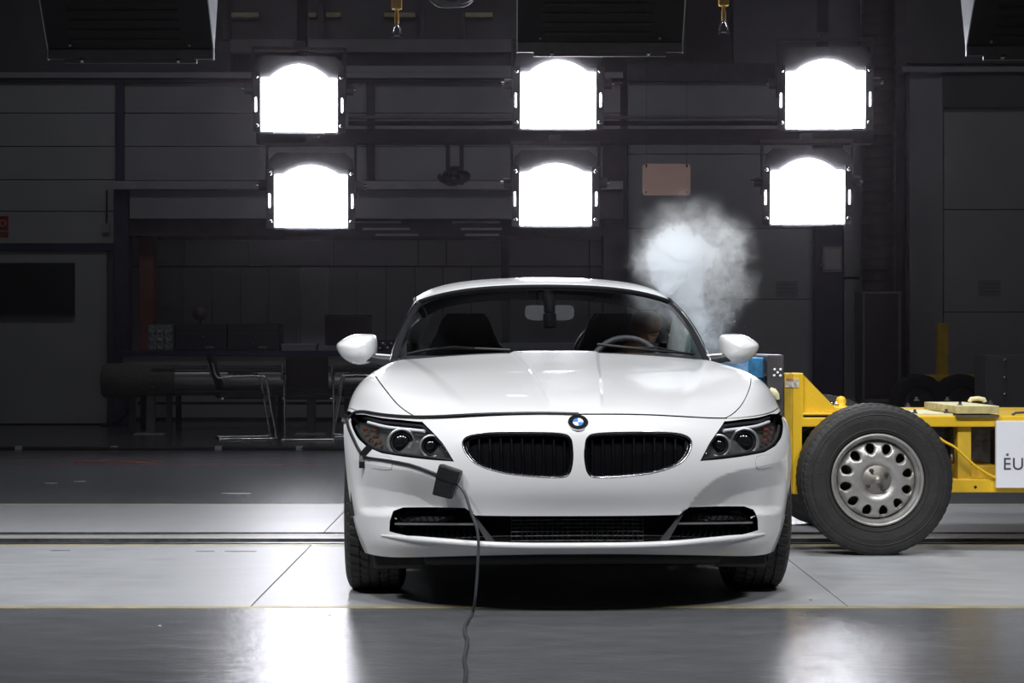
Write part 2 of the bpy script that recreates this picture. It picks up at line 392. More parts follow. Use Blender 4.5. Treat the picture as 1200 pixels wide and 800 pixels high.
# --- middle and right bays
pbox(707, 160, 735, 500, BK-0.1, 0.5, darkst, 'wall_column', wb, 0.01)
for (y0, y1) in ((96, 180), (181, 267), (268, 350), (351, 497)): pbox(736, y0, 956, y1, BK+0.05, 0.15, wallg2 if y0 < 200 else wallg, 'wall_panel', wb, 0.004)
pbox(736, 74, 1008, 95, BK-0.02, 0.2, darkst, 'wall_ledge', wb)
pbox(955, 160, 988, 500, BK-0.15, 0.3, dkblue, 'wall_column', wb, 0.01)
pbox(989, 96, 1009, 324, BK, 0.15, wallg, 'wall_panel', wb, 0.004); pbox(989, 327, 1009, 497, BK, 0.15, wallg, 'wall_panel', wb, 0.004)
pbox(1009, -60, 1062, 500, BK+0.15, 0.2, darkst, 'wall_recess', wb)
pbox(1062, 84, 1066, 500, BK-0.05, 0.1, darkst, 'wall_pipe', wb)
pbox(1057, 78, 1500, 84, BK-0.1, 0.3, wallg2, 'wall_ledge', wb)
pbox(1066, 85, 1105, 497, BK+0.02, 0.15, wallg2, 'wall_panel', wb, 0.004)
pbox(1105, 85, 1500, 126, BK-0.02, 0.15, darkg, 'wall_panel', wb, 0.004)
for (y0, y1) in ((127, 245), (246, 365), (366, 497)): pbox(1106, y0, 1500, y1, BK+0.05, 0.15, wallg, 'wall_panel', wb, 0.004)
# vertical round duct with ring seams, and the cabinet it feeds
dx = Wp(1033, 340, BK-0.5)
r = 0.20; prof = []; z = dx.z
while z < ZC: prof += [(r, z), (r, z+0.115), (r+0.006, z+0.118), (r+0.006, z+0.126), (r, z+0.129)]; z += 0.13
du = MB().lathe(prof, 32, (dx.x, BK-0.28, 0), 'z').build('ventilation_duct', mat('duct_metal', (0.06, 0.055, 0.06), 0.28, 0.6, 0.15, 4)); tag(du, 'tall round metal ventilation duct rising up the rear wall', 'duct')
cab_ = empty('duct_cabinet', (dx.x, BK-0.5, 0), 0, 'tall dark cabinet with pale edges under the round duct', 'cabinet')
w = 47/Sc(BK-0.5)/2; zt = Wp(0, 341, BK-0.5).z
MB().b2((-w, 0, 0.28), (w, 0.44, zt), 0.01).build('body', darkst, cab_)
MB().b2((-w+0.04, -0.012, 0.36), (w-0.04, 0.0, zt-0.04), 0.004).build('door', mat('cabinet_door', (0.05, 0.047, 0.05), 0.5, 0.2, 0.1, 6), cab_)
for s in (-1, 1): MB().b2((s*(w-0.025)-0.012, -0.016, 0.30), (s*(w-0.025)+0.012, 0.0, zt)).build('edge_strip', mat('edge_strip', (0.22, 0.20, 0.21), 0.5, 0.3, 0.1, 6), cab_)
MB().b2((-w, -0.016, zt-0.03), (w, 0.0, zt-0.005)).build('edge_strip', MATS['edge_strip'], cab_); MB().b2((-w, -0.016, 0.29), (w, 0.0, 0.325)).build('edge_strip', MATS['edge_strip'], cab_)
for s in (-1, 1): MB().b2((s*w*0.8-0.04, 0.05, 0), (s*w*0.8+0.04, 0.4, 0.28)).build('foot', darkst, cab_)
# things on the walls
def wallthing(name, label, cat, px0, py0, px1, py1, y, th, m, bev=0.006):
    o = empty(name, Wp((px0+px1)/2, py1, y), 0, label, cat); s = Sc(y); w_ = (px1-px0)/s; h_ = (py1-py0)/s
    MB().b2((-w_/2, -th, 0), (w_/2, 0, h_), bev).build('panel', m, o)
    return o, w_, h_
bb, w_, h_ = wallthing('blackboard', 'large black rectangular board on the pale wall at the far left', 'board', -70, 308, 88, 371, BK, 0.05, mat('board_black', (0.008, 0.008, 0.008), 0.6, 0, 0.2, 6))
for z0, z1 in ((0, 0.02), (h_-0.02, h_)): MB().b2((-w_/2, -0.06, z0), (w_/2, -0.05, z1)).build('frame_rail', darkst, bb)
fs_, w_, h_ = wallthing('fire_sign', 'small red square fire alarm sign at the left edge of the picture', 'sign', -9, 253, 10, 270, BK, 0.01, mat('sign_red', (0.34, 0.05, 0.03), 0.5, 0, 0.1, 6), 0)
MB().b2((-w_/2+0.012, -0.014, 0.015), (w_/2-0.025, -0.01, h_-0.015)).build('sign_field', mat('sign_dark', (0.20, 0.03, 0.02), 0.5, 0, 0.1, 6), fs_)
MB().lathe([(0.025, -0.018), (0.045, -0.018), (0.045, -0.013), (0.025, -0.013)], 16, (0.03, 0, h_/2), 'y', closed=True).build('sign_symbol', mat('sign_pink', (0.6, 0.25, 0.2), 0.5, 0, 0.1, 6), fs_)
fs2, w_, h_ = wallthing('small_plate', 'narrow reddish plate below the red fire sign', 'sign', -9, 271.5, 10, 278, BK, 0.01, mat('plate_brown', (0.22, 0.07, 0.03), 0.5, 0, 0.3, 30), 0)
MB().b2((-w_/2+0.02, -0.013, 0.02), (w_/2-0.02, -0.01, h_-0.02)).build('plate_field', MATS['sign_red'], fs2)
sk, w_, h_ = wallthing('socket_box', 'small grey junction box beside the dark blue column', 'junction box', 120, 262, 129, 273, BK, 0.05, wallg2)
MB().tube([(w_*0.1, -0.02, h_), (w_*0.1, -0.02, h_+0.4)], 0.012, 6).build('conduit', darkst, sk)
sb_, w_, h_ = wallthing('control_box', 'pale control box on the dark column left of the duct', 'control box', 963, 289, 985, 319, BK-0.15, 0.10, mat('control_box_grey', (0.20, 0.19, 0.20), 0.5, 0, 0.1, 8))
MB().b2((-w_/2+0.02, -0.108, 0.03), (w_/2-0.02, -0.10, h_-0.03), 0.003).build('cover', wallg2, sb_)
MB().lathe([(0.0005, -0.05), (0.02, -0.05), (0.022, -0.02), (0.022, 0.0)], 12, (-w_/2-0.01, -0.05, 0.08), 'y').build('switch_knob', chrome, sb_)
for px, py, lab in ((922, 339, 'faint notice sheet on the wall above the yellow trolley post'), (1159.5, 338, 'faint notice sheet on the rear wall at far right')):
    nt_, w_, h_ = wallthing('notice_sheet', lab, 'notice', px-13, py-10, px+13, py+9, BK+0.05, 0.006, mat('notice_paper', (0.26, 0.265, 0.28), 0.7, 0, 0.05, 8), 0)
    for z in (0.05, 0.095, 0.14): MB().b2((-w_*0.38, -0.009, z), (w_*0.38, -0.006, z+0.012)).build('text_line', mat('notice_ink', (0.18, 0.185, 0.20), 0.7, 0, 0.05, 8), nt_)
# ================================================================== CAR
CAR_X, CAR_YAW = 0.2415, math.radians(2.05)
car = empty('sports_car', (CAR_X, 0, 0), CAR_YAW, 'white two-seat roadster with closed hard top seen head-on, being struck from the side', 'car')
CT, ST = math.cos(CAR_YAW), math.sin(CAR_YAW)
def car2px(P):
    X = P[..., 0]*CT-P[..., 1]*ST+CAR_X; Y = P[..., 0]*ST+P[..., 1]*CT
    s = FPX/(Y-CAMY)
    return np.stack([600+X*s, 400-(P[..., 2]-CAMZ)*s], -1)
def px2car(px, py, y):
    "photo pixel at car-local depth y -> car-local point"
    w = Wp(px, py, y); 
    for _ in range(3):
        lx = (w.x-CAR_X)*CT+w.y*ST; wy = lx*ST+y*CT; w = Wp(px, py, wy)
    return Vector(((w.x-CAR_X)*CT+w.y*ST, y, w.z))

ROWS = [
 [(0,.085,.216),(.14,.087,.216),(.30,.10,.212),(.46,.135,.205),(.58,.19,.196),(.67,.26,.188),(.735,.34,.184),(.775,.41,.183),(.80,.47,.182)],
 [(0,.025,.25),(.14,.028,.25),(.30,.043,.25),(.46,.09,.248),(.59,.155,.245),(.69,.235,.24),(.76,.325,.235),(.80,.405,.235),(.825,.475,.235)],
 [(0,.035,.285),(.14,.038,.285),(.30,.053,.285),(.46,.10,.285),(.60,.17,.285),(.705,.25,.29),(.78,.34,.295),(.823,.42,.30),(.845,.48,.30)],
 [(0,.03,.37),(.14,.033,.37),(.30,.05,.37),(.46,.10,.37),(.605,.18,.37),(.72,.265,.37),(.797,.36,.375),(.84,.435,.38),(.862,.49,.38)],
 [(0,.008,.44),(.14,.012,.44),(.30,.032,.44),(.46,.085,.44),(.605,.17,.445),(.725,.265,.45),(.808,.37,.455),(.852,.45,.46),(.875,.51,.465)],
 [(0,0,.51),(.14,.004,.51),(.3,.025,.51),(.46,.08,.513),(.605,.168,.52),(.73,.275,.53),(.818,.395,.54),(.865,.49,.55),(.887,.56,.565)],
 [(0,.004,.59),(.14,.008,.59),(.3,.03,.59),(.46,.092,.592),(.605,.195,.60),(.735,.32,.61),(.828,.46,.62),(.875,.57,.63),(.897,.67,.655)],
 [(0,.022,.665),(.14,.027,.665),(.30,.052,.662),(.46,.125,.655),(.605,.25,.655),(.74,.395,.665),(.838,.56,.675),(.885,.70,.68),(.90,.83,.69)],
 [(0,.085,.727),(.14,.09,.727),(.3,.12,.722),(.46,.20,.710),(.605,.325,.702),(.74,.48,.705),(.84,.67,.714),(.888,.83,.728),(.90,.99,.653)],
 [(0,.28,.785),(.14,.283,.785),(.3,.305,.782),(.46,.37,.772),(.61,.46,.768),(.74,.60,.785),(.838,.78,.785),(.888,.94,.73),(.899,1.09,.58)],
 [(0,.58,.838),(.14,.58,.838),(.3,.595,.834),(.46,.64,.825),(.61,.70,.825),(.74,.79,.838),(.835,.92,.815),(.886,1.05,.72),(.896,1.165,.47)],
 [(0,.92,.882),(.14,.92,.882),(.3,.925,.877),(.46,.94,.868),(.61,.97,.866),(.735,1.02,.87),(.832,1.10,.825),(.884,1.17,.69),(.892,1.195,.34)],
 [(0,1.24,.915),(.14,1.24,.915),(.3,1.25,.91),(.46,1.28,.90),(.61,1.32,.893),(.73,1.36,.885),(.828,1.40,.82),(.882,1.42,.66),(.888,1.40,.27)],
 [(0,1.50,.942),(.14,1.505,.942),(.3,1.53,.937),(.46,1.58,.928),(.61,1.66,.915),(.725,1.72,.895),(.825,1.74,.81),(.88,1.74,.62),(.885,1.72,.2)],
]
CTRL = np.array(ROWS, float)                       # 14 x 9 x 3
_t = np.clip((CTRL[..., 0]-0.6)/0.28, 0, 1); CTRL[..., 0] *= 1-0.017*_t*_t*(3-2*_t)
FULL = np.concatenate([CTRL[:, :0:-1]*np.array([-1, 1, 1]), CTRL], 1)   # 14 x 17 x 3
def bs_mat(n, t):
    "matrix that evaluates a uniform cubic B-spline of n points at parameters t (0..n-1), linear phantom ends"
    M = np.zeros((len(t), n+2))
    i = np.clip(np.floor(t).astype(int), 0, n-2); f = t-i
    B = np.stack([(1-f)**3, 3*f**3-6*f**2+4, -3*f**3+3*f**2+3*f+1, f**3], 1)/6
    for k in range(4): M[np.arange(len(t)), i+k] += B[:, k]
    E = np.zeros((n+2, n)); E[1:-1] = np.eye(n); E[0, 0] = 2; E[0, 1] = -1; E[-1, -1] = 2; E[-1, -2] = -1
    return M@E
def fit(P):
    Q = P.copy(); A = bs_mat(P.shape[0], np.arange(P.shape[0], dtype=float)); B = bs_mat(P.shape[1], np.arange(P.shape[1], dtype=float))
    for _ in range(2): Q += 0.8*(P-np.einsum('ij,jkc,lk->ilc', A, Q, B))
    return Q
DU, DV = 0.02, 0.02
UU = np.arange(-8, 8+1e-6, DU); VV = np.arange(0, 13+1e-6, DV)
QF = fit(FULL)
SURF = np.einsum('ij,jkc,lk->ilc', bs_mat(14, VV), QF, bs_mat(17, UU+8))     # [v,u,3]
def sstep(x): x = np.clip(x, 0, 1); return x*x*(3-2*x)
# bonnet power dome: two creases running from the windscreen corners to the kidneys, and two outer folds
Ug, Vg = np.meshgrid(UU, VV); au = np.abs(Ug)
fade = sstep((Vg-8.0)/1.2)
cr1 = 0.62+(Vg-8)*0.14
SURF[..., 2] += 0.011*sstep((cr1-au)/0.12+0.5)*fade*sstep((13.6-Vg)/0.8)
cr2 = 2.5+(Vg-8)*0.37
SURF[..., 2] += 0.010*sstep((au-cr2)/0.5+0.5)*fade*sstep((13.4-Vg)/1.0)*(au < 7)
# lower bumper scoops: recessed below a crease that sweeps from the intake to the wheel arch
PXS = car2px(SURF)
def scoop(sign):
    crease = [(806, 596), (815, 583), (830, 568), (850, 556), (880, 548), (905, 543), (921, 537), (940, 530), (940, 604), (800, 604), (797, 601)]
    crease = smoothpts(crease[:8], 5)+crease[8:]
    if sign > 0: pts = PXS.reshape(-1, 2)
    else: pts = PXS[:, ::-1].reshape(-1, 2)
    m = (Vg < 7).ravel()
    d = np.zeros(len(pts)); sub = pts[m]
    ins = pip(sub, crease); dc = pdist(sub, crease[:36], False); dbm = pdist(sub, [(1000, 604), (800, 604)], False)
    d[m] = ins*np.clip(dc/28.0, 0, 1)*sstep(dbm/11.0)*sstep((7.0-np.abs(Ug.ravel()[m]))/1.6)
    d = d.reshape(Ug.shape)
    return d if sign > 0 else d[:, ::-1]
dsc = scoop(1); dsc = np.maximum(dsc, dsc[:, ::-1])
SURF[..., 1] += 0.048*dsc
# lip: shelf under the intakes
gu = np.gradient(SURF, axis=1); gv = np.gradient(SURF, axis=0)
NRM = np.cross(gv, gu); NRM /= np.maximum(np.linalg.norm(NRM, axis=2, keepdims=True), 1e-9)
if NRM[200, 400, 1] > 0: NRM = -NRM
PXS = car2px(SURF)
def sample(G, uv):
    uv = np.asarray(uv, float); a = np.clip((uv[:, 0]+8)/DU, 0, len(UU)-1.001); b = np.clip(uv[:, 1]/DV, 0, len(VV)-1.001)
    i = a.astype(int); j = b.astype(int); fa = (a-i)[:, None]; fb = (b-j)[:, None]
    return (G[j, i]*(1-fa)+G[j, i+1]*fa)*(1-fb)+(G[j+1, i]*(1-fa)+G[j+1, i+1]*fa)*fb
def px2uv(pts, vmax=8.0, vmin=0.0, full=False):
    "photo pixels on the right half of the car -> surface (u,v)"
    jm = int(vmax/DV)+1; j0 = int(vmin/DV); i0 = 40 if full else len(UU)//2
    out = []
    A = PXS[j0:jm, i0-40:]
    for (px, py) in pts:
        d = (A[..., 0]-px)**2+(A[..., 1]-py)**2
        j, i = np.unravel_index(np.argmin(d), d.shape)
        uv = np.array([[UU[i+i0-40], VV[j+j0]]])
        for _ in range(4):
            e = 0.03; p = sample(PXS, uv)[0]; pu = (sample(PXS, uv+[[e, 0]])[0]-sample(PXS, uv-[[e, 0]])[0])/(2*e); pv = (sample(PXS, uv+[[0, e]])[0]-sample(PXS, uv-[[0, e]])[0])/(2*e)
            J = np.stack([pu, pv], 1)
            try: dd = np.linalg.solve(J, np.array([px, py])-p)
            except Exception: break
            uv = uv+np.clip(dd, -0.15, 0.15)
        uv[0, 1] = min(max(uv[0, 1], vmin), vmax); uv[0, 0] = max(min(uv[0, 0], 8), -8)
        out.append(tuple(uv[0]))
    return out
def mir(uv): return [(-u, v) for u, v in uv][::-1]

def panel(name, outer, holes, step, m, parent, flange=0.018, hflange=0.03, lines=()):
    V, T, loops = cdt(outer, holes, step, lines)
    P = sample(SURF, V); N = sample(NRM, V); N /= np.linalg.norm(N, axis=1, keepdims=True)
    verts = [tuple(p) for p in P]; nrm = [tuple(n) for n in N]; faces = []
    a, b, c = P[T[:, 0]], P[T[:, 1]], P[T[:, 2]]
    fl = (np.cross(b-a, c-a)*N[T[:, 0]]).sum(1) < 0
    T[fl] = T[fl][:, ::-1]
    faces += [tuple(int(i) for i in t) for t in T]
    for li, lp in enumerate(loops):
        dep = flange if li == 0 else hflange; base = len(verts); n = len(lp)
        Pl = P[lp]; Nl = N[lp]; tang = np.roll(Pl, -1, 0)-np.roll(Pl, 1, 0); tang /= np.maximum(np.linalg.norm(tang, axis=1, keepdims=True), 1e-9)
        side = np.cross(tang, Nl)
        # rounded edge: surface rim, small roll, then inward flange
        ctr = Pl.mean(0); sgn = np.sign(((Pl-ctr)*side).sum()); side = side*sgn*(1 if li == 0 else -1)
        ring1 = Pl; ring2 = Pl+side*0.0012-Nl*0.002; ring3 = Pl+side*0.0014-Nl*dep
        for k, (R, NN) in enumerate(((ring1, Nl), (ring2, (Nl+side)*0.7), (ring3, side))):
            verts += [tuple(p) for p in R]; nrm += [tuple(q/np.linalg.norm(q)) for q in NN]
        for k in range(2):
            for i in range(n):
                j = (i+1) % n; q = (base+k*n+i, base+k*n+j, base+(k+1)*n+j, base+(k+1)*n+i)
                faces.append(q)
    me = bpy.data.meshes.new(name); me.from_pydata(verts, [], faces); me.materials.append(m)
    me.polygons.foreach_set('use_smooth', [True]*len(me.polygons))
    # orient flange quads with their normals
    me.update()
    me.normals_split_custom_set_from_vertices(nrm)
    o = bpy.data.objects.new(name, me); COL.objects.link(o); o.parent = parent
    return o

# ---- outlines taken on the right half
HL = [(820.5, 540), (832, 518), (849, 493.5), (870, 491), (890, 488.5), (902, 485), (913, 485.5), (917.5, 496), (916, 511), (909, 522), (895, 530), (865, 535.5), (840, 538.5)]
KID = [(685, 524), (688, 512), (700, 507), (740, 505.5), (780, 505.8), (802, 509), (811, 517), (808, 531), (796, 544), (770, 553.5), (735, 558.5), (700, 560), (689, 555), (685, 540)]
INT_T = [(683, 602.5), (796, 603), (808, 594), (872, 593), (883, 597), (888, 609), (888.5, 621)]
INT_B = [(865, 627), (820, 631), (787, 634.5), (683, 634.5)]
hl_uv = px2uv(smoothpts(HL[5:10], 4)[0:]+HL[10:]+HL[:5], 7.93)
kid_uv = px2uv(smoothpts(KID, 4, True), 7.7)
int_uv_r = px2uv(INT_T[1:]+INT_B[:-1], 6)
int_uv = int_uv_r+mir(int_uv_r)
uh = [(3.82, 8.0), (4.50, 8.7), (5.02, 9.5), (5.35, 10.3), (5.5, 11), (5.45, 12), (5.25, 13)]
uh = smoothpts(uh, 5)
G = 0.04
# bumper (everything below the bonnet line)
bump_out = [(-8, 0), (8, 0), (8, 8-G)]+[(u, 8-G) for u in np.linspace(7.9, -7.9, 60)]+[(-8, 8-G)]
panel('front_bumper', bump_out, [hl_uv, mir(hl_uv), kid_uv, mir(kid_uv), int_uv], 0.09, paint, car, 0.02, 0.03)
# bonnet
r = [(u-G*1.1, v) for u, v in uh]; r[0] = (r[0][0], 8+G)
fl_ = []
for sg_ in (1, -1):
    for dd in (-0.085, -0.045, 0.0, 0.045, 0.085): fl_.append([(sg_*(0.62+(v-8)*0.14+dd), v) for v in np.linspace(8.08, 12.9, 40)])
    for dd in (-0.25, -0.12, 0.0, 0.12, 0.25): fl_.append([(sg_*(2.5+(v-8)*0.37+dd), v) for v in np.linspace(8.2, 12.5, 40)])
panel('bonnet', r+[(-u, v) for u, v in r[::-1]], [], 0.11, paint, car, 0.02, 0.03, fl_)
for s in (1, -1):
    poly = [(u+G*0.6, max(v, 8+G)) for u, v in uh]+[(8, 13), (8, 8+G)]
    poly = [(s*u, v) for u, v in poly]
    panel('front_fender', poly if s > 0 else poly[::-1], [], 0.12, paint, car, 0.02)
# inner black shell behind the panels
def gridmesh(name, P, m, parent, smooth=True):
    nv, nu = P.shape[:2]; vs = [tuple(p) for p in P.reshape(-1, 3)]
    fs = [(j*nu+i, j*nu+i+1, (j+1)*nu+i+1, (j+1)*nu+i) for j in range(nv-1) for i in range(nu-1)]
    me = bpy.data.meshes.new(name); me.from_pydata(vs, [], fs); me.materials.append(m)
    me.polygons.foreach_set('use_smooth', [smooth]*len(fs))
    o = bpy.data.objects.new(name, me); COL.objects.link(o); o.parent = parent
    return o
def shell(v0, v1, off, u0=-7.6, u1=7.6):
    v = np.linspace(v0, v1, 40); u = np.linspace(u0, u1, 80); A, B = np.meshgrid(u, v); uv = np.stack([A.ravel(), B.ravel()], 1)
    N = sample(NRM, uv); return (sample(SURF, uv)-N/np.linalg.norm(N, axis=1, keepdims=True)*off).reshape(40, 80, 3)
gridmesh('bumper_carrier', shell(0.4, 7.98, 0.055), blackp, car)
gridmesh('bonnet_liner', shell(7.9, 13, 0.022), blackp, car)
# ------------------------------------------------------------------ car details
def onsurf(pts, off=0.0, vmax=8.0, vmin=0.0, full=False):
    "photo pixels -> points on the body skin, pushed inwards by off"
    uv = px2uv(pts, vmax, vmin, full); N = sample(NRM, uv); N /= np.linalg.norm(N, axis=1, keepdims=True)
    return sample(SURF, uv)-N*off
def mx(P): P = np.array(P, float); P[..., 0] *= -1; return P
def patch(uv, off, step, rim=0.0):
    "a skin-following plate inset by off, with a rim"
    V, T, loops = cdt(uv, [], step); N = sample(NRM, V); N /= np.linalg.norm(N, axis=1, keepdims=True); P = sample(SURF, V)-N*off
    vs = [tuple(p) for p in P]; fs = [tuple(int(i) for i in t) for t in T]
    if rim:
        lp = loops[0]; b = len(vs); n = len(lp); vs += [tuple(P[i]-N[i]*rim) for i in lp]
        fs += [(lp[i], lp[(i+1) % n], b+(i+1) % n, b+i) for i in range(n)]
    return vs, fs
hlglass = glassmat('headlight_lens', (0.93, 0.94, 0.95), 0.02, 1.3)
amber = mat('amber_lens', (0.10, 0.036, 0.018), 0.25, 0, 0.5, 60)
redl = mat('red_facet', (0.11, 0.03, 0.03), 0.25, 0, 0.5, 80)
hlbody = mat('headlight_housing', (0.09, 0.088, 0.085), 0.3, 0.2, 0.3, 25)
lensb = mat('projector_lens', (0.01, 0.01, 0.012), 0.03, 0, 0.05, 10, spec=0.8)
tube_light = mat('light_guide', (0.85, 0.86, 0.9), 0.15, 0.0, 0.05, 10)

def fan_ring(mb, c, r0, r1, d, n=28):
    "flat-ish ring facing -y"
    mb.lathe([(r0, d), (r0, 0), ((r0+r1)/2, -0.004), (r1, 0), (r1, d)], n, c, 'y')
for s in (1, -1):
    uv = hl_uv if s > 0 else mir(hl_uv)
    vs, fs = patch(uv, 0.045, 0.2)
    hb = MB().add(vs, fs, True).build('headlight', hlbody, car)
    tag(hb, 'dark housing with two round projector lamps')
    vs, fs = patch(uv, 0.003, 0.12)
    MB().add(vs, fs, True).build('headlight_lens_cover', hlglass, hb)
    for (px, py, rp) in ((847.5, 519.0, 13.5), (877.5, 513.5, 17)):
        c = onsurf([(px, py)], 0.024)[0]; c[0] *= s; rr = rp/305.0
        b = MB(); fan_ring(b, c, rr*0.80, rr, 0.03); b.build('projector_ring', silver, hb)
        b = MB(); b.lathe([(rr*0.8, 0.012), (rr*0.7, 0.008), (rr*0.62, 0.004), (rr*0.6, 0.018)], 28, c, 'y'); b.build('projector_bezel', blackp, hb)
        b = MB(); b.lathe([(rr*0.62*math.cos(a), 0.02-0.02*math.sin(a)) for a in np.linspace(0, 1.5, 7)], 24, c, 'y'); b.build('projector_lens', lensb, hb)
    P = onsurf(smoothpts([(850, 502), (868, 499.5), (888, 496.5), (903, 491.5)], 4), 0.012)
    if s < 0: P = mx(P)
    MB().tube([tuple(p) for p in P], 0.0065, 8).build('light_guide', tube_light, hb)
    k = 0
    for (px, py, w, h) in ((901, 498.5, 6, 4), (909, 497.5, 5, 4), (901, 506.5, 6, 4.5), (909, 505, 5, 4), (900, 514.5, 6, 4), (907, 513, 4, 4)):
        c = onsurf([(px, py)], 0.022)[0]; c[0] *= s
        MB().box(c, (w/300, 0.02, h/300), None, 0.003).build('indicator_facet', amber if (k < 3 and s < 0) or k % 3 == 2 else redl if s > 0 else amber, hb); k += 1
    # black lower trim inside the lamp
    P = onsurf(smoothpts([(824, 538), (845, 535), (866, 532), (895, 527), (908, 519), (914, 508), (915.5, 497)], 3), 0.012)
    if s < 0: P = mx(P)
    MB().tube([tuple(p) for p in P], 0.007, 6).build('lamp_trim', blackp, hb)
    P = onsurf([(823, 537), (834, 518), (850, 496.5), (870, 494), (890, 491.5), (902, 487.5), (912, 488)], 0.010)
    if s < 0: P = mx(P)
    MB().tube([tuple(p) for p in P], 0.0055, 6).build('lamp_trim', blackp, hb)

# ---- kidneys
kidP = smoothpts(KID, 5, True)
for s in (1, -1):
    uv = kid_uv if s > 0 else mir(kid_uv)
    vs, fs = patch(uv, 0.038, 0.25)
    kb = MB().add(vs, fs, True).build('kidney_grille', mat('grille_back', (0.004, 0.004, 0.005), 0.8, 0, 0.2, 20, spec=0.05), car)
    tag(kb, 'black kidney grille with chrome rim')
    P = sample(SURF, uv); N = sample(NRM, uv); P = P-N*0.006
    MB().tube([tuple(p) for p in P], 0.0062, 8, closed=True).build('chrome_rim', dchrome, kb)
    P2 = P-N*0.014; ctr = P2.mean(0); P2 = ctr+(P2-ctr)*0.975
    MB().tube([tuple(p) for p in P2], 0.006, 6, closed=True).build('inner_rim', glossb, kb)
    for k in range(10):
        px = 694.5+k*12.2
        ys = []
        for i in range(len(kidP)):
            (x1, y1), (x2, y2) = kidP[i], kidP[(i+1) % len(kidP)]
            if (x1-px)*(x2-px) < 0: ys.append(y1+(y2-y1)*(px-x1)/(x2-x1))
        if len(ys) < 2: continue
        y0, y1 = min(ys)+0.5, max(ys)-0.5
        A = onsurf([(px, y0), (px, (y0+y1)/2), (px, y1)], 0.0)
        if s < 0: A = mx(A)
        b = MB(); w = 0.0045
        ring = []
        for a in A: ring.append([Vector(a)+Vector((dx, dy, 0)) for dx, dy in ((-w, 0.037), (-w*0.6, 0.019), (w*0.6, 0.019), (w, 0.037))])
        vsl = [p for rg in ring for p in rg]
        b.add(vsl, [(i*4+j, i*4+(j+1) % 4, (i+1)*4+(j+1) % 4, (i+1)*4+j) for i in range(2) for j in range(4)]+[(0, 1, 2, 3), (8, 11, 10, 9)])
        sl = b.build('slat', mat('slat_black', (0.004, 0.004, 0.005), 0.5, 0, 0.2, 20, spec=0.05), kb)
        e = Vector(A[2]); MB().box(e+Vector((0, 0.013, 0.006)), (0.009, 0.014, 0.010), None, 0.002).build('slat_tip', chrome, sl)

# ---- lower air intake
lg = MB(); vs, fs = patch(int_uv, 0.05, 0.3); lg.add(vs, fs, True)
lg = lg.build('lower_intake', mat('intake_back', (0.006, 0.006, 0.007), 0.8, 0, 0.2, 20, spec=0.05), car)
radm = mat('radiator_fins', (0.05, 0.05, 0.053), 0.4, 0.7, 0.9, 45)
for k in range(7):
    A = onsurf([(px, 606.5+k*4.1) for px in np.linspace(683, 757, 8)], 0.036)
    A = np.concatenate([mx(A)[:0:-1], A])
    MB().tube([tuple(p) for p in A], 0.0032, 5).build('radiator_tube', radm, lg)
for k in range(13):
    px = 683+k*6.1
    for s in ((1,) if k == 0 else (1, -1)):
        A = onsurf([(px, 604.5), (px, 633)], 0.038); A = A if s > 0 else mx(A)
        MB().tube([tuple(p) for p in A], 0.0018, 4).build('radiator_bar', blackp, lg)
for s in (1, -1):
    # slanted strut between centre intake and outer grille
    A = onsurf([(762, 632.5), (784, 633.5), (806.5, 597), (797, 604.5), (768, 605)], 0.012); A = A if s > 0 else mx(A)
    q = A.copy(); q[:, 1] += 0.02
    b = MB(); pts = [A[1], A[2], A[3], onsurf([(775, 633)], 0.012)[0]*np.array([s, 1, 1])]
    b.add([tuple(p) for p in pts]+[tuple(p+np.array([0, 0.03, 0])) for p in pts], [(0, 1, 2, 3), (7, 6, 5, 4), (0, 4, 5, 1), (1, 5, 6, 2), (2, 6, 7, 3), (3, 7, 4, 0)])
    b.build('intake_strut', greyp, lg)
    A = onsurf([(px, 614.0-1.6*(px-797)/88) for px in np.linspace(797, 886, 9)], 0.016); A = A if s > 0 else mx(A)
    b = MB(); R = [[Vector(a)+Vector((0, d, h)) for d, h in ((0, -0.003), (0, 0.004), (0.026, 0.002), (0.026, -0.003))] for a in A]
    b.add([p for r_ in R for p in r_], [(i*4+j, i*4+(j+1) % 4, (i+1)*4+(j+1) % 4, (i+1)*4+j) for i in range(8) for j in range(4)]+[(0, 1, 2, 3), (35, 34, 33, 32)])
    b.build('intake_fin', silver, lg)
    for k in range(12):   # zigzag mesh behind the fin
        x0 = 802+k*7
        for (y0, y1) in ((597, 611), (616, 628)):
            if x0 > 880: continue
            pts = [(x0, y0), (x0+4, (y0+y1)/2), (x0, y1)]
            A = onsurf(pts, 0.034); A = A if s > 0 else mx(A)
            MB().tube([tuple(p) for p in A], 0.0028, 4).build('grille_zigzag', MATS['slat_black'], lg)
# bright front lip under the intakes
A = onsurf(smoothpts([(683, 639.5), (740, 639), (790, 637), (830, 633.5), (865, 630), (896, 625.5)], 4), -0.001)
A = np.concatenate([mx(A)[:0:-1], A]); n = len(A)
rs = [0.013*min(1, 0.25+min(i, n-1-i)/6) for i in range(n)]
MB().tube([tuple(p) for p in A], rs, 10).build('front_lip', paint, car)
# splitter and wheel deflectors below the bumper
A = sample(SURF, [(u, 0.15) for u in np.linspace(-5.2, 5.2, 40)])
b = MB(); vsl = []
for a in A:
    y = a[1]+0.03; vsl += [(a[0], y, a[2]+0.02), (a[0], y, a[2]-0.012), (a[0]*0.97, y+0.35, a[2]-0.012), (a[0]*0.97, y+0.35, a[2]+0.02)]
b.add(vsl, [(i*4+j, i*4+(j+1) % 4, (i+1)*4+(j+1) % 4, (i+1)*4+j) for i in range(39) for j in range(4)])
b.build('splitter', blackp, car)
for s in (1, -1):
    MB().box((s*0.655, 0.44, 0.165), (0.20, 0.03, 0.08), None, 0.014).build('wheel_deflector', blackp, car)
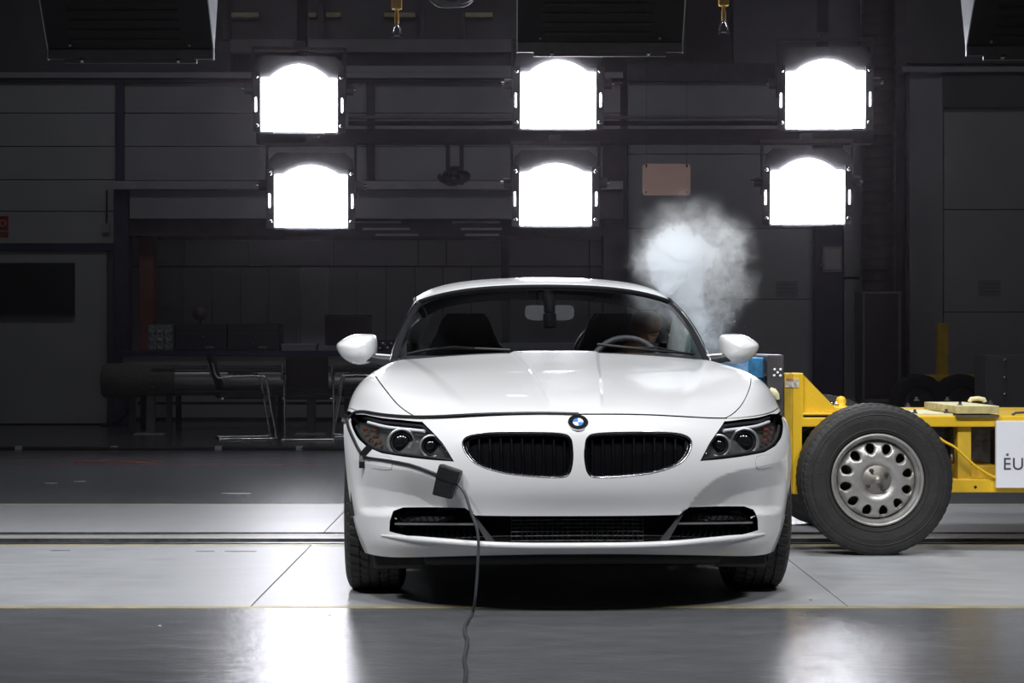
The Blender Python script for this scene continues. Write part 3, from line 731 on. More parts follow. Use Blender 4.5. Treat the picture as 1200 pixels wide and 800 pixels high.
# washer jet covers: shallow proud caps
for s in (1, -1):
    uvw = px2uv(smoothpts([(887, 535), (902, 533), (905.5, 536), (905.5, 545), (903, 547.5), (889, 549), (886, 546)], 3, True))
    uvw = uvw if s > 0 else mir(uvw)
    vs, fs = patch(uvw, -0.0015, 0.05, 0.004)
    MB().add(vs, fs).build('washer_cover', paint, car)
    P = sample(SURF, uvw)
    MB().tube([tuple(p) for p in P], 0.0011, 4, closed=True).build('washer_seam', greyp, car)
# ---- roundel on the nose
uvb = px2uv([(679, 495.0)], 7.95)[0]; c = sample(SURF, [(0, uvb[1])])[0]; nb = sample(NRM, [(0, uvb[1])])[0]
nb = Vector(nb).normalized(); xa = Vector((1, 0, 0)); ya = nb.cross(xa).normalized()
if ya.z < 0: ya = -ya
def disc(mb, r0, r1, h, a0=0, a1=2*math.pi, n=32):
    vs = []
    for k in range(n+1):
        a = a0+(a1-a0)*k/n
        for (r, hh) in ((r0, h), (r1, h), (r1, h-0.007), (r0, h-0.007)): vs.append(Vector(c)+xa*(r*math.cos(a))+ya*(r*math.sin(a))+nb*hh)
    mb.add(vs, [(k*4+j, k*4+(j+1) % 4, (k+1)*4+(j+1) % 4, (k+1)*4+j) for k in range(n) for j in range(4)]); return mb
em = disc(MB(), 0.020, 0.035, 0.003).build('badge', glossb, car)
tag(em, 'round badge with blue and white quarters')
disc(MB(), 0.035, 0.037, 0.0035).build('badge_rim', chrome, em)
disc(MB(), 0.0195, 0.0208, 0.0042).build('badge_rim', chrome, em)
bwhite = mat('badge_white', (0.8, 0.8, 0.82), 0.2, 0, 0.03, 10); bblue = mat('badge_blue', (0.06, 0.22, 0.60), 0.2, 0, 0.05, 10)
for q in range(4): disc(MB(), 0.0, 0.0195, 0.0034, q*math.pi/2, (q+1)*math.pi/2, 8).build('badge_quarter', bblue if q % 2 else bwhite, em)

# ---- wheels
def tyre(mb, R, W, n=150, block=5, axis='x', groove=0.007, rimr=0.235):
    h = W/2
    prof = [(rimr, -h*0.80), (rimr+0.02, -h*0.98), ((rimr+R)/2, -h*1.04), (R-0.03, -h*1.0), (R-0.012, -h*0.93), (R-0.004, -h*0.84)]
    tread = []
    for a, b_ in ((-0.84, -0.52), (-0.46, -0.20), (-0.14, 0.14), (0.20, 0.46), (0.52, 0.84)):
        tread += [(R-groove, a*h-0.0001), (R, a*h+0.001), (R, b_*h-0.001), (R-groove, b_*h+0.0001)]
    prof2 = [(r_, -x) for r_, x in prof[::-1]]
    P = prof+tread[1:-1]+prof2
    vs = []; k0 = len(prof); k1 = k0+len(tread)-2
    for i, (r_, x) in enumerate(P):
        for k in range(n):
            w = 2*math.pi*k/n; rr = r_
            if k0-2 <= i < k1+2 and abs(x) > h*0.16:
                kk = (k+int(abs(x)/h*6)) % block
                if kk == 0 and r_ > R-0.013: rr = r_-groove
            a, b_ = rr*math.cos(w), rr*math.sin(w)
            vs.append((x, a, b_) if axis == 'x' else (b_, x, a))
    fs = [(i*n+k, i*n+(k+1) % n, (i+1)*n+(k+1) % n, (i+1)*n+k) for i in range(len(P)-1) for k in range(n)]
    mb.add(vs, fs, False); return mb
def car_wheel(x, y):
    w = MB(); tyre(w, 0.325, 0.225, 200, 4, 'x', 0.005)
    t = w.build('wheel', rubber, car); t.location = (x, y, 0.325)
    s = 1 if x > 0 else -1
    rim = MB(); rim.lathe([(0.235, -0.1), (0.222, -0.09), (0.215, 0.0), (0.222, 0.09), (0.238, 0.10), (0.238, 0.104), (0.228, 0.104), (0.21, 0.085), (0.2, 0.0)], 40, (0, 0, 0), 'x')
    rm = rim.build('rim', silver, t)
    for k in range(10):
        a = 2*math.pi*k/10
        MB().tube([(s*0.07, 0.04*math.cos(a), 0.04*math.sin(a)), (s*0.088, 0.215*math.cos(a), 0.215*math.sin(a))], [0.02, 0.014], 6).build('spoke', silver, t)
    MB().lathe([(0.001, s*0.085), (0.05, s*0.085), (0.055, s*0.05), (0.055, -s*0.02)], 20, (0, 0, 0), 'x').build('hub', silver, t)
    MB().lathe([(0.06, -s*0.02), (0.16, -s*0.02), (0.16, -s*0.045), (0.06, -s*0.045)], 32, (0, 0, 0), 'x', closed=True).build('brake_disc', dchrome, t)
for x in (-0.757, 0.757):
    car_wheel(x, 0.83); car_wheel(x, 3.33)
for s in (1, -1):
    for yy in (0.83, 3.33):
        b = MB(); vs = []
        for k in range(25):
            a = math.pi*k/24
            vs += [(s*0.56, yy+0.372*math.cos(a), 0.325+0.372*math.sin(a)), (s*0.845, yy+0.372*math.cos(a), 0.325+0.372*math.sin(a))]
        b.add(vs, [(2*k, 2*k+1, 2*k+3, 2*k+2) for k in range(24)], True)
        b.add([(s*0.56, yy+0.372*math.cos(math.pi*k/24), 0.325+0.372*math.sin(math.pi*k/24)) for k in range(25)], [tuple(range(25))])
        b.build('wheel_arch_liner', blackp, car)
MB().b2((-0.56, 0.3, 0.15), (0.56, 4.0, 0.2), 0.02).build('underbody', blackp, car)
for yy in (0.83, 3.33): MB().tube([(-0.66, yy, 0.31), (0.66, yy, 0.31)], 0.035, 8).build('axle', blackp, car)

# ---- rear body: doors, rear fenders, deck
def side_section(y):
    t = np.clip((y-1.72)/2.45, 0, 1)
    keys = np.array([0, 0.24, 0.48, 0.65, 0.85, 1.0])
    f = lambda arr: float(np.interp(t, keys, arr))
    xs = [f([.715, .735, .755, .755, .70, .60]), f([.825, .838, .850, .862, .80, .68]), f([.880, .882, .887, .902, .86, .74]), f([.888, .89, .893, .905, .87, .75]), f([.885, .885, .885, .895, .85, .72])]
    xs = [x*0.984 for x in xs]
    zs = [f([.897, .89, .895, .905, .90, .86]), f([.812, .80, .82, .84, .82, .78]), f([.66, .65, .67, .69, .68, .64]), f([.45, .45, .46, .48, .47, .45]), 0.2]
    if abs(y-3.33) < 0.37: zs[4] = max(0.2, 0.325+math.sqrt(max(0, 0.37**2-(y-3.33)**2)))
    zs[3] = max(zs[3], zs[4]+0.03) if zs[4] > 0.3 else zs[3]
    return np.array([[x, y, z] for x, z in zip(xs, zs)])
def side_strip(name, y0, y1, n, s):
    Y = np.linspace(y0, y1, n); S = np.array([side_section(y) for y in Y])
    Tm = bs_mat(5, np.linspace(0, 4, 25)); P = np.einsum('ij,kjc->kic', Tm, S)
    if s < 0: P = mx(P)
    return gridmesh(name, P, paint, car)
handle = MB()
for s in (1, -1):
    side_strip('side_panel', 1.715, 1.80, 4, s)
    d = side_strip('door', 1.806, 2.86, 24, s)
    MB().tube([(s*0.893, 2.62, 0.70), (s*0.905, 2.66, 0.70), (s*0.905, 2.78, 0.70), (s*0.893, 2.82, 0.70)], 0.011, 8).build('door_handle', paint, d)
    side_strip('rear_fender', 2.866, 4.17, 50, s)
# deck
b = []; 
for y in np.linspace(3.12, 4.17, 20):
    e = side_section(y)[0]; b.append([(x*e[0], y+0.04*(1-x*x)*(1 if y > 4 else 0), e[2]+0.03*(1-x*x)) for x in np.linspace(-1, 1, 21)])
gridmesh('boot_lid', np.array(b), paint, car)
e = side_section(4.17); rows = []
for i in range(5): rows.append([(x*e[i][0], 4.17+0.05*(1-x*x), e[i][2]+(0.03*(1-x*x) if i == 0 else 0)) for x in np.linspace(-1, 1, 21)])
gridmesh('rear_bumper', np.array(rows), paint, car)

# ---- greenhouse
def ws(s_, t):
    bx, by, bz = 0.718*s_, 1.53+0.31*s_*s_, 0.946-0.038*s_**2
    tx, ty, tz = 0.602*s_, 2.20+0.13*s_*s_, 1.254-0.030*s_**2-0.040*s_**4
    bul = 4*t*(1-t)
    return np.array([bx+(tx-bx)*t+0.008*s_*bul, by+(ty-by)*t-0.028*bul, bz+(tz-bz)*t+0.020*bul])
wsglass = glassmat('windscreen_glass', (0.85, 0.87, 0.88), 0.01, 1.42)
sgl = np.linspace(-0.975, 0.975, 41); tgl = np.linspace(0.0, 0.985, 21)
gridmesh('windscreen', np.array([[ws(a, t) for a in sgl] for t in tgl]), wsglass, car)
for s in (1, -1):
    P = [ws(s*1.0, t) for t in np.linspace(-0.02, 1.0, 16)]
    b = MB(); R = []
    for i, p in enumerate(P):
        t = i/15; w = 0.022
        R += [Vector(p)+Vector((-s*w, 0.004, 0.002)), Vector(p)+Vector((s*0.006, -0.012, 0.004)), Vector(p)+Vector((s*0.012, 0.03, -0.004)), Vector(p)+Vector((-s*0.005, 0.055, -0.02))]
    b.add(R, [(i*4+j, i*4+(j+1) % 4, (i+1)*4+(j+1) % 4, (i+1)*4+j) for i in range(15) for j in range(4)]+[(0, 1, 2, 3), (63, 62, 61, 60)], False)
    b.build('windscreen_pillar', mat('pillar_black', (0.012, 0.012, 0.014), 0.55, 0, 0.2, 20, spec=0.08), car)
    MB().tube([tuple(Vector(p)+Vector((s*0.012, -0.012, 0.006))) for p in P], 0.0028, 6).build('pillar_trim', dchrome, car)
P = [ws(a, 0.985)+np.array([0, -0.002, 0.001]) for a in np.linspace(-1, 1, 31)]
MB().tube([tuple(p) for p in P], 0.013, 8).build('windscreen_header', MATS['pillar_black'], car)
P = [ws(a, -0.01)+np.array([0, -0.005, -0.006]) for a in np.linspace(-1, 1, 31)]
MB().tube([tuple(p) for p in P], 0.012, 8).build('windscreen_seal', blackp, car)
# cowl panel
rows = [[np.array([a*0.70, 1.50+0.20*a*a, 0.925-0.045*a*a]) for a in np.linspace(-1, 1, 21)], [ws(a, 0.0)+np.array([0, 0.01, -0.03]) for a in np.linspace(-1, 1, 21)]]
gridmesh('cowl', np.array(rows), blackp, car)
# roof
def roof(s_, t):
    "t 0 front header -> 1 rear edge"
    y = 2.215+0.13*s_*s_+t*(0.80-0.13*s_*s_)
    zc = np.interp(t, [0, 0.15, 0.35, 0.55, 0.8, 1.0], [1.262, 1.288, 1.306, 1.303, 1.275, 1.232])
    w = np.interp(t, [0, 0.3, 0.7, 1.0], [0.612, 0.622, 0.612, 0.585])
    return np.array([s_*w, y, zc-0.028*s_**2-0.045*s_**4-0.02*abs(s_)**12])
A = np.array([[roof(a, t) for a in np.linspace(-1, 1, 45)] for t in np.linspace(0, 1, 21)])
front = [[p+np.array([0, 0.004, -0.02]) for p in A[0]]]
gridmesh('roof', np.concatenate([np.array(front), A]), paint, car)
for s in (1, -1):   # roof side rail and rear quarter
    P = [roof(s, t)+np.array([s*0.004, 0, -0.012]) for t in np.linspace(0.05, 1, 12)]
    MB().tube([tuple(p) for p in P], 0.014, 8).build('roof_rail', MATS['pillar_black'], car)
    rows = []
    for k in range(7):
        t = k/6
        top = roof(s, 0.86+0.14*t)+np.array([s*0.003, 0, -0.01]); bot = np.array([s*0.765, 2.87+0.45*t, 0.895])
        rows.append([top+(bot-top)*q+np.array([s*0.03*math.sin(math.pi*q), 0, 0]) for q in np.linspace(0, 1, 8)])
    gridmesh('rear_quarter_panel', np.array(rows), paint, car)
    # inner side of rear quarter to deck
    rows = [[roof(s*q, 1.0) for q in (1, 0.9)], [np.array([s*0.765, 3.32, 0.895]), np.array([s*0.66, 3.38, 0.92])]]
    gridmesh('rear_window_frame', np.array(rows), paint, car)
sideglass = glassmat('side_window_glass', (0.35, 0.38, 0.38), 0.01, 1.45)
rows = []
for t in np.linspace(0, 1, 10):
    bot = np.array([-0.735, 1.90+0.97*t, 0.893]); top = (ws(-1, min(1, t*3)) if t < 0.33 else roof(-1, (t-0.33)/0.67*0.86))+np.array([0, 0.02, -0.012])
    rows.append([bot+(top-bot)*q for q in np.linspace(0, 1, 6)])
gridmesh('side_window', np.array(rows), sideglass, car)
rows = [[np.array([roof(q*0.9, 1.0)[0], roof(q*0.9, 1)[1], roof(q*0.9, 1)[2]])*(1-t)+np.array([q*0.64, 3.40, 0.93])*t for q in np.linspace(-1, 1, 13)] for t in np.linspace(0, 1, 5)]
gridmesh('rear_window', np.array(rows), glassmat('rear_glass', (0.88, 0.9, 0.92), 0.01, 1.3), car)

# ---- mirrors
def mirror_housing(s):
    out = smoothpts([(0.985, 0.972), (0.960, 1.000), (0.905, 1.025), (0.845, 1.028), (0.802, 1.018), (0.795, 0.960), (0.808, 0.912), (0.855, 0.888), (0.915, 0.893), (0.962, 0.925)], 5, True)
    cx, cz = 0.885, 0.958; n = len(out); vs = []; rings = [0.0, 0.35, 0.6, 0.8, 0.93, 1.0, 0.97]
    dy = [-0.10, -0.092, -0.076, -0.052, -0.024, 0.02, 0.05]
    for k, dd in zip(rings[1:], dy[1:]):
        for (x, z) in out: vs.append((s*(cx+(x-cx)*k), 1.98+dd+0.10*(x-0.80)*0.6, cz+(z-cz)*k))
    fs = [(i*n+j, i*n+(j+1) % n, (i+1)*n+(j+1) % n, (i+1)*n+j) for i in range(5) for j in range(n)]
    vs.append((s*cx, 1.98+dy[0]+0.005, cz)); t = len(vs)-1
    fs += [(t, (j+1) % n, j) for j in range(n)]+[tuple(5*n+j for j in range(n))]
    mh = MB().add(vs, fs, True).build('wing_mirror', paint, car)
    MB().add([(s*(cx+(x-cx)*0.9), 2.032+0.06*(x-0.80), cz+(z-cz)*0.88) for x, z in out]+[(s*(cx+(x-cx)*0.9), 2.040+0.06*(x-0.80), cz+(z-cz)*0.88) for x, z in out], [tuple(range(n)), tuple(range(n, 2*n))]+[(j, (j+1) % n, n+(j+1) % n, n+j) for j in range(n)]).build('mirror_glass', chrome, mh)
    b = MB(); b.tube([(s*0.725, 1.955, 0.905), (s*0.77, 1.95, 0.908), (s*0.82, 1.95, 0.918), (s*0.86, 1.955, 0.925)], [0.03, 0.022, 0.02, 0.026], 8)
    b.build('mirror_arm', blackp, mh)
    MB().tube([(s*0.722, 1.94, 0.926), (s*0.80, 1.94, 0.932)], 0.007, 6).build('arm_trim', silver, mh)
mirror_housing(1); mirror_housing(-1)

# ---- wipers
for k, pts in enumerate(([(478, 417.5), (500, 413), (530, 410.5), (565, 411.5), (598, 414)], [(700, 406), (735, 411), (765, 413.5), (800, 416), (812, 418)])):
    P = []
    for (px, py) in pts:
        best = min(((a, t) for a in np.linspace(-0.97, 0.97, 98) for t in np.linspace(0, 0.25, 20)), key=lambda q: float(((car2px(ws(*q))-np.array([px, py]))**2).sum()))
        P.append(tuple(ws(*best)+np.array([0, -0.014, 0.012])))
    w = MB().tube(smoothpts(P, 3), 0.0065, 6).build('wiper', blackp, car)
    MB().tube([P[1], tuple((np.array(P[1])+np.array(P[3]))/2+np.array([0, -0.012, 0.012])), P[3]], 0.005, 6).build('wiper_arm', glossb, w)

# ---- interior
dash = []
for yy, zz in ((1.62, 0.905), (1.80, 0.928), (1.98, 0.925), (2.06, 0.895), (2.08, 0.80), (2.10, 0.55)):
    dash.append([(q*0.66, yy+0.16*q*q, zz+(0.012 if 0.3 < q < 0.85 and zz > 0.88 else 0)) for q in np.linspace(-1, 1, 21)])
gridmesh('dashboard', np.array(dash), upholst, car)
gridmesh('cabin_floor', np.array([[(-0.66, 2.0, 0.25), (0.66, 2.0, 0.25)], [(-0.66, 3.2, 0.3), (0.66, 3.2, 0.3)]], float), upholst, car)
gridmesh('rear_bulkhead', np.array([[(-0.68, 3.05, 0.25), (0.68, 3.05, 0.25)], [(-0.68, 3.10, 0.985), (0.68, 3.10, 0.985)], [(-0.66, 3.38, 0.985), (0.66, 3.38, 0.985)]], float), upholst, car)
for s in (1, -1):
    gridmesh('door_card', np.array([[(s*0.72, 1.9, 0.3), (s*0.72, 3.0, 0.3)], [(s*0.715, 1.9, 0.89), (s*0.715, 3.0, 0.89)]], float), upholst, car)
gridmesh('headliner', np.array([[roof(a, t)-np.array([0, 0, 0.028]) for a in np.linspace(-0.97, 0.97, 21)] for t in np.linspace(0.02, 0.98, 8)]), upholst, car)
for s in (1, -1):
    x0 = 0.375*s
    b = MB()
    secs = [(2.60, 0.50, 0.25, 0.06), (2.70, 0.66, 0.27, 0.07), (2.76, 0.82, 0.245, 0.065), (2.80, 0.94, 0.20, 0.055), (2.82, 1.03, 0.150, 0.05), (2.83, 1.10, 0.125, 0.045), (2.835, 1.135, 0.095, 0.03)]
    vs = []; n = 16
    for (yy, zz, hw, hd) in secs:
        for k in range(n):
            a = 2*math.pi*k/n; ca, sa = math.cos(a), math.sin(a)
            vs.append((x0+hw*np.sign(ca)*abs(ca)**0.6, yy+hd*np.sign(sa)*abs(sa)**0.6, zz))
    b.add(vs, [(i*n+j, i*n+(j+1) % n, (i+1)*n+(j+1) % n, (i+1)*n+j) for i in range(len(secs)-1) for j in range(n)], True)
    b.add(vs[-n:], [tuple(range(n))], True)
    st = b.build('seat', upholst, car)
    MB().box((x0, 2.42, 0.42), (0.5, 0.52, 0.16), None, 0.05).build('seat_cushion', upholst, st)
    # roll hoop behind the seat
    P = [(x0-0.17*math.cos(a)*1.0, 3.02, 0.93+0.15*math.sin(a)) for a in np.linspace(0, math.pi, 15)]
    MB().tube(P, 0.02, 8).build('roll_hoop', mat('roll_hoop_grey', (0.10, 0.10, 0.11), 0.35, 0.5, 0.1, 20), car)
# steering wheel
sw = MB(); cs = Vector((0.385, 2.20, 0.845)); P = []
for k in range(36):
    a = 2*math.pi*k/36; P.append(cs+Vector((0.175*math.cos(a), -0.06*math.sin(a)*-1, 0.165*math.sin(a))))
sw.tube(P, 0.015, 8, closed=True)
sw = sw.build('steering_wheel', mat('wheel_leather', (0.05, 0.05, 0.055), 0.5, 0, 0.2, 60), car)
for a in (0.1, math.pi-0.1, -math.pi/2): MB().tube([cs+Vector((0, -0.02, 0)), cs+Vector((0.17*math.cos(a), 0.06*math.sin(a), 0.16*math.sin(a)))], 0.014, 6).build('wheel_spoke', blackp, sw)
MB().tube([cs+Vector((0, 0.01, 0)), cs+Vector((0, -0.2, -0.06))], 0.05, 12).build('wheel_hub', blackp, sw)
# interior mirror with its sensor pod
im = MB(); pr = [(-0.118, 0.01), (-0.11, -0.026), (-0.06, -0.036), (0.0, -0.034), (0.06, -0.036), (0.11, -0.026), (0.118, 0.01), (0.105, 0.034), (0.05, 0.036), (-0.05, 0.036), (-0.105, 0.034)]
im.prism([(0.012+a*0.98, 1.128+b_) for a, b_ in smoothpts(pr, 3, True)], 2.13, 2.16)
im = im.build('interior_mirror', mat('mirror_shell', (0.10, 0.10, 0.105), 0.35, 0, 0.1, 20), car)
MB().tube([(0.012, 2.13, 1.13), (0.012, 2.14, 1.18), (0.0, 2.17, 1.222)], [0.026, 0.03, 0.03], 10).build('sensor_pod', MATS['slat_black'], im)
MB().tube([(0.012, 2.12, 1.12), (0.012, 2.11, 1.06)], [0.032, 0.03], 10).build('camera_pod', MATS['slat_black'], im)
# deployed airbag by the driver's window
b = MB(); n = 20; vs = []
for i in range(11):
    a = math.pi*i/10
    for k in range(n):
        w = 2*math.pi*k/n; vs.append((0.655+0.05*math.sin(a)*math.cos(w), 2.36+0.20*math.sin(a)*math.sin(w)+0.06*math.cos(a), 0.97-0.17*math.cos(a)))
b.add(vs, [(i*n+k, i*n+(k+1) % n, (i+1)*n+(k+1) % n, (i+1)*n+k) for i in range(10) for k in range(n)], True)
b.build('side_airbag', mat('airbag_cloth', (0.55, 0.60, 0.58), 0.8, 0, 0.1, 30, 0.3, 60), car)
# crazed side glass left standing in the driver's window
crz = glassmat('crazed_glass', (0.62, 0.72, 0.70), 0.35, 1.8)
rows = []
for t in np.linspace(0, 1, 10):
    bot = np.array([0.735, 1.90+0.97*t, 0.893]); top = (ws(1, min(1, t*3)) if t < 0.33 else roof(1, (t-0.33)/0.67*0.86))+np.array([0, 0.02, -0.012])
    rows.append([bot+(top-bot)*q*(0.55+0.12*math.sin(7*t)) for q in np.linspace(0, 1, 6)])
gridmesh('broken_side_window', np.array(rows), crz, car)

# ------------------------------------------------------------------ crash test dummy in the driver's seat
def skin_body(name, joints, edges, m, label, cat, sub=2):
    names = list(joints); me = bpy.data.meshes.new(name)
    me.from_pydata([joints[k][0] for k in names], [(names.index(a), names.index(b_)) for a, b_ in edges], [])
    me.materials.append(m); o = bpy.data.objects.new(name, me); COL.objects.link(o)
    md = o.modifiers.new('skin', 'SKIN'); md.use_smooth_shade = True
    for i, k in enumerate(names):
        r_ = joints[k][1]; v = me.skin_vertices[0].data[i]; v.radius = r_ if isinstance(r_, tuple) else (r_, r_); v.use_root = (k == 'pelvis')
    sd = o.modifiers.new('sub', 'SUBSURF'); sd.levels = sub; sd.render_levels = sub
    return tag(o, label, cat)
def cl(x, y, z): return (x*CT-y*ST+CAR_X, x*ST+y*CT, z)
J = {'pelvis': (cl(.38, 2.58, .52), .13), 'belly': (cl(.385, 2.66, .66), .12), 'chest': (cl(.40, 2.68, .80), .13), 'neck': (cl(.455, 2.655, .93), .055), 'skull': (cl(.50, 2.62, 1.02), .075), 'brow': (cl(.525, 2.60, 1.09), .085), 'crown': (cl(.54, 2.615, 1.15), .06),
     'chin': (cl(.50, 2.53, 1.005), .035), 'nose': (cl(.515, 2.50, 1.055), .018),
     'ls': (cl(.24, 2.66, .85), .06), 'le': (cl(.22, 2.50, .66), .045), 'lw': (cl(.27, 2.30, .76), .03), 'lh': (cl(.28, 2.24, .79), .028),
     'rs': (cl(.56, 2.64, .85), .06), 're': (cl(.60, 2.46, .68), .045), 'rw': (cl(.53, 2.30, .76), .03), 'rh': (cl(.51, 2.24, .79), .028),
     'lk': (cl(.28, 2.18, .58), .07), 'lf': (cl(.28, 1.85, .36), .05), 'rk': (cl(.47, 2.18, .58), .07), 'rf': (cl(.47, 1.85, .36), .05)}
E = [('pelvis', 'belly'), ('belly', 'chest'), ('chest', 'neck'), ('neck', 'skull'), ('skull', 'brow'), ('brow', 'crown'), ('skull', 'chin'), ('brow', 'nose'), ('chest', 'ls'), ('ls', 'le'), ('le', 'lw'), ('lw', 'lh'), ('chest', 'rs'), ('rs', 're'), ('re', 'rw'), ('rw', 'rh'), ('pelvis', 'lk'), ('lk', 'lf'), ('pelvis', 'rk'), ('rk', 'rf')]
dummy = skin_body('crash_test_dummy', J, E, mat('dummy_vinyl', (0.22, 0.13, 0.08), 0.6, 0, 0.15, 15), 'tan crash test dummy in the driver seat leaning towards the broken side window', 'dummy')

# ------------------------------------------------------------------ trigger cable, tape and switch box on the nose
def towld(P): return [cl(*p) for p in P]
tapeb = mat('black_tape', (0.012, 0.012, 0.014), 0.4, 0, 0.2, 30, 0.2, 80)
path = [(678, 486), (640, 485.2), (600, 485.5), (560, 486.5), (525, 487.5), (497, 487.5), (475, 485), (455, 480.5), (440, 478), (428, 479), (416, 484), (409, 491)]
P1 = onsurf(path, -0.004, 8.05, 6.5, True)
path2 = [(408, 494), (410, 503), (415, 514), (421, 526), (427, 534), (433, 537), (455, 540), (480, 544.5), (500, 551), (513, 556)]
P2 = onsurf(path2, -0.004, 8.0, 3.5, True)
cab = MB(); allp = towld(list(P1)+list(P2)); allp = smoothpts(allp, 2)
nn = len(allp); cab.tube(allp, [0.0062]*nn, 8)
cab = tag(cab.build('trigger_cable', tapeb), 'black taped cable running along the bonnet edge and around the headlight', 'cable')
def strip_piece(pts, w, name, parent):
    "a short strip of tape lying on the skin"
    P = onsurf(pts, -0.009, 8.0, 3.0, True); P = np.array(towld(P)); b = MB(); vs = []
    for i, p in enumerate(P):
        t = Vector(P[min(i+1, len(P)-1)]-P[max(i-1, 0)]).normalized(); sd = t.cross(Vector((0, -1, 0.1))).normalized()*w
        for a, d in ((-1, -0.001), (1, -0.001), (1, 0.004), (-1, 0.004)): vs.append(Vector(p)+sd*a+Vector((0, d, 0)))
    n = len(P); b.add(vs, [(i*4+j, i*4+(j+1) % 4, (i+1)*4+(j+1) % 4, (i+1)*4+j) for i in range(n-1) for j in range(4)]+[(0, 1, 2, 3), (4*n-1, 4*n-2, 4*n-3, 4*n-4)])
    return b.build(name, tapeb, parent)
strip_piece([(436, 524), (431, 529), (426, 535)], 0.013, 'tape_strip', cab)
strip_piece([(426.5, 534), (426.5, 541), (426.5, 548)], 0.011, 'tape_strip', cab)
strip_piece([(409, 487), (406.5, 491), (405, 496)], 0.010, 'tape_strip', cab)
cb = Vector(towld(onsurf([(527.5, 562)], -0.02, 8, 3, True))[0])
sb = empty('switch_box', cb, 0, 'black taped block stuck on the bumper below the headlight', 'switch box')
MB().box((0.005, 0, 0.022), (0.085, 0.045, 0.055), Euler((0, 0.30, -0.25)), 0.008).build('block', tapeb, sb)
MB().box((-0.012, 0.003, -0.025), (0.072, 0.035, 0.072), Euler((0, 0.22, -0.25)), 0.005).build('tape_flap', tapeb, sb)
wirem = mat('grey_wire', (0.05, 0.055, 0.06), 0.45, 0, 0.15, 30)
wp = [cb+Vector((0.03, -0.01, -0.005)), cb+Vector((0.06, -0.03, -0.04)), cb+Vector((0.085, -0.05, -0.11)), Wp(560, 625, -0.02), Wp(560, 660, -0.03), Wp(557, 700, -0.03)]
for (px, py) in ((553, 722), (546, 733), (544.5, 742), (547.5, 752), (546, 764), (544, 775), (546, 788), (545, 802), (547, 818)):
    y = floor_y(py); q = Wp(px, py, y); q.z = 0.006; wp.append(q)
w = MB().tube(smoothpts([tuple(p) for p in wp], 6), 0.0055, 8).build('signal_wire', wirem)
tag(w, 'thin dark wire hanging from the block on the bumper and trailing across the floor', 'wire')
# ================================================================== BARRIER TROLLEY
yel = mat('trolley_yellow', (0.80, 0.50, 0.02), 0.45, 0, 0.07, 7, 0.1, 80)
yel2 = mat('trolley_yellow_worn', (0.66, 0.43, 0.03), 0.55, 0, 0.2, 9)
cream = mat('cream_plate', (0.72, 0.68, 0.42), 0.6, 0, 0.08, 10)
MY = 2.2
tr = empty('barrier_trolley', (Wp(1200, 650, MY+0.6).x, MY+0.65, 0), 0, 'yellow wheeled crash barrier trolley pressed against the side of the white car', 'trolley')
TX, TY = tr.location.x, tr.location.y
def loc(p): return Vector(p)-Vector((TX, TY, 0))
def tb(px0, py0, px1, py1, y, th, m, name, parent=None, bev=0.006):
    a = loc(Wp(px0, py1, y)); b = loc(Wp(px1, py0, y))
    return MB().b2((a.x, a.y, a.z), (b.x, a.y+th, b.z), bev).build(name, m, parent or tr)
YFAR = 3.5
# front posts, near and far
for yy in (MY, YFAR-0.25):
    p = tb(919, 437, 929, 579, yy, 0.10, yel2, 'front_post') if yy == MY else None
    a = loc(Wp(919, 579, MY)); b = loc(Wp(940, 437, MY))
    if yy == MY:
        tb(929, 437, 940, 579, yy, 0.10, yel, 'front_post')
        tb(939.2, 437, 941.5, 500, yy, 0.10, yel, 'post_flange')
    else:
        MB().b2((a.x, yy-TY, a.z), (b.x, yy-TY+0.1, b.z), 0.006).build('front_post', yel, tr)
    # gusset
    g = [loc(Wp(941, 438, MY)), loc(Wp(982, 480, MY)), loc(Wp(982, 483, MY)), loc(Wp(941, 483, MY))]
    MB().prism([(q.x, q.z) for q in g], yy-TY+0.02, yy-TY+0.07).build('gusset', yel, tr)
# sticker on the post
tb(920, 443.5, 936, 454, MY-0.004, 0.004, mat('worn_sticker', (0.55, 0.53, 0.46), 0.5, 0, 0.5, 60), 'sticker', None, 0)
tb(921, 443, 930, 446, MY-0.006, 0.004, mat('sticker_red', (0.55, 0.22, 0.08), 0.5, 0, 0.3, 60), 'sticker', None, 0)
# shelf at gusset foot, cross beam
tb(938, 483.5, 984, 486.5, MY, 0.14, yel, 'bracket_plate'); tb(946, 487, 975, 489, MY+0.02, 0.1, slotm, 'bracket_gap', None, 0)
tb(940, 489, 1000, 500, MY, 0.14, yel, 'front_bracket')
# side beams, near and far, continuing out of the picture
for yy in (MY, YFAR-0.25):
    a = loc(Wp(985, 500, MY)); b = loc(Wp(1200, 487, MY))
    MB().b2((a.x, yy-TY, a.z), (b.x+1.9, yy-TY+0.12, b.z), 0.006).build('upper_beam', yel, tr)
    a = loc(Wp(985, 577, MY)); b = loc(Wp(1200, 561, MY))
    MB().b2((a.x, yy-TY, a.z), (b.x+1.9, yy-TY+0.12, b.z), 0.006).build('lower_beam', yel, tr)
    for px in (1050, 1132):
        a = loc(Wp(px-8, 562, MY)); b = loc(Wp(px+8, 500, MY))
        MB().b2((a.x, yy-TY+0.03, a.z), (b.x, yy-TY+0.10, b.z), 0.004).build('upright', yel2, tr)
    a = loc(Wp(1330, 562, MY)); b = loc(Wp(1346, 500, MY)); MB().b2((a.x, yy-TY+0.03, a.z), (b.x, yy-TY+0.10, b.z), 0.004).build('upright', yel2, tr)
tb(1121, 545, 1170, 561, MY+0.10, 0.9, yel2, 'floor_plate'); tb(1122, 500, 1170, 562, MY+1.0, 0.02, steel, 'back_panel')
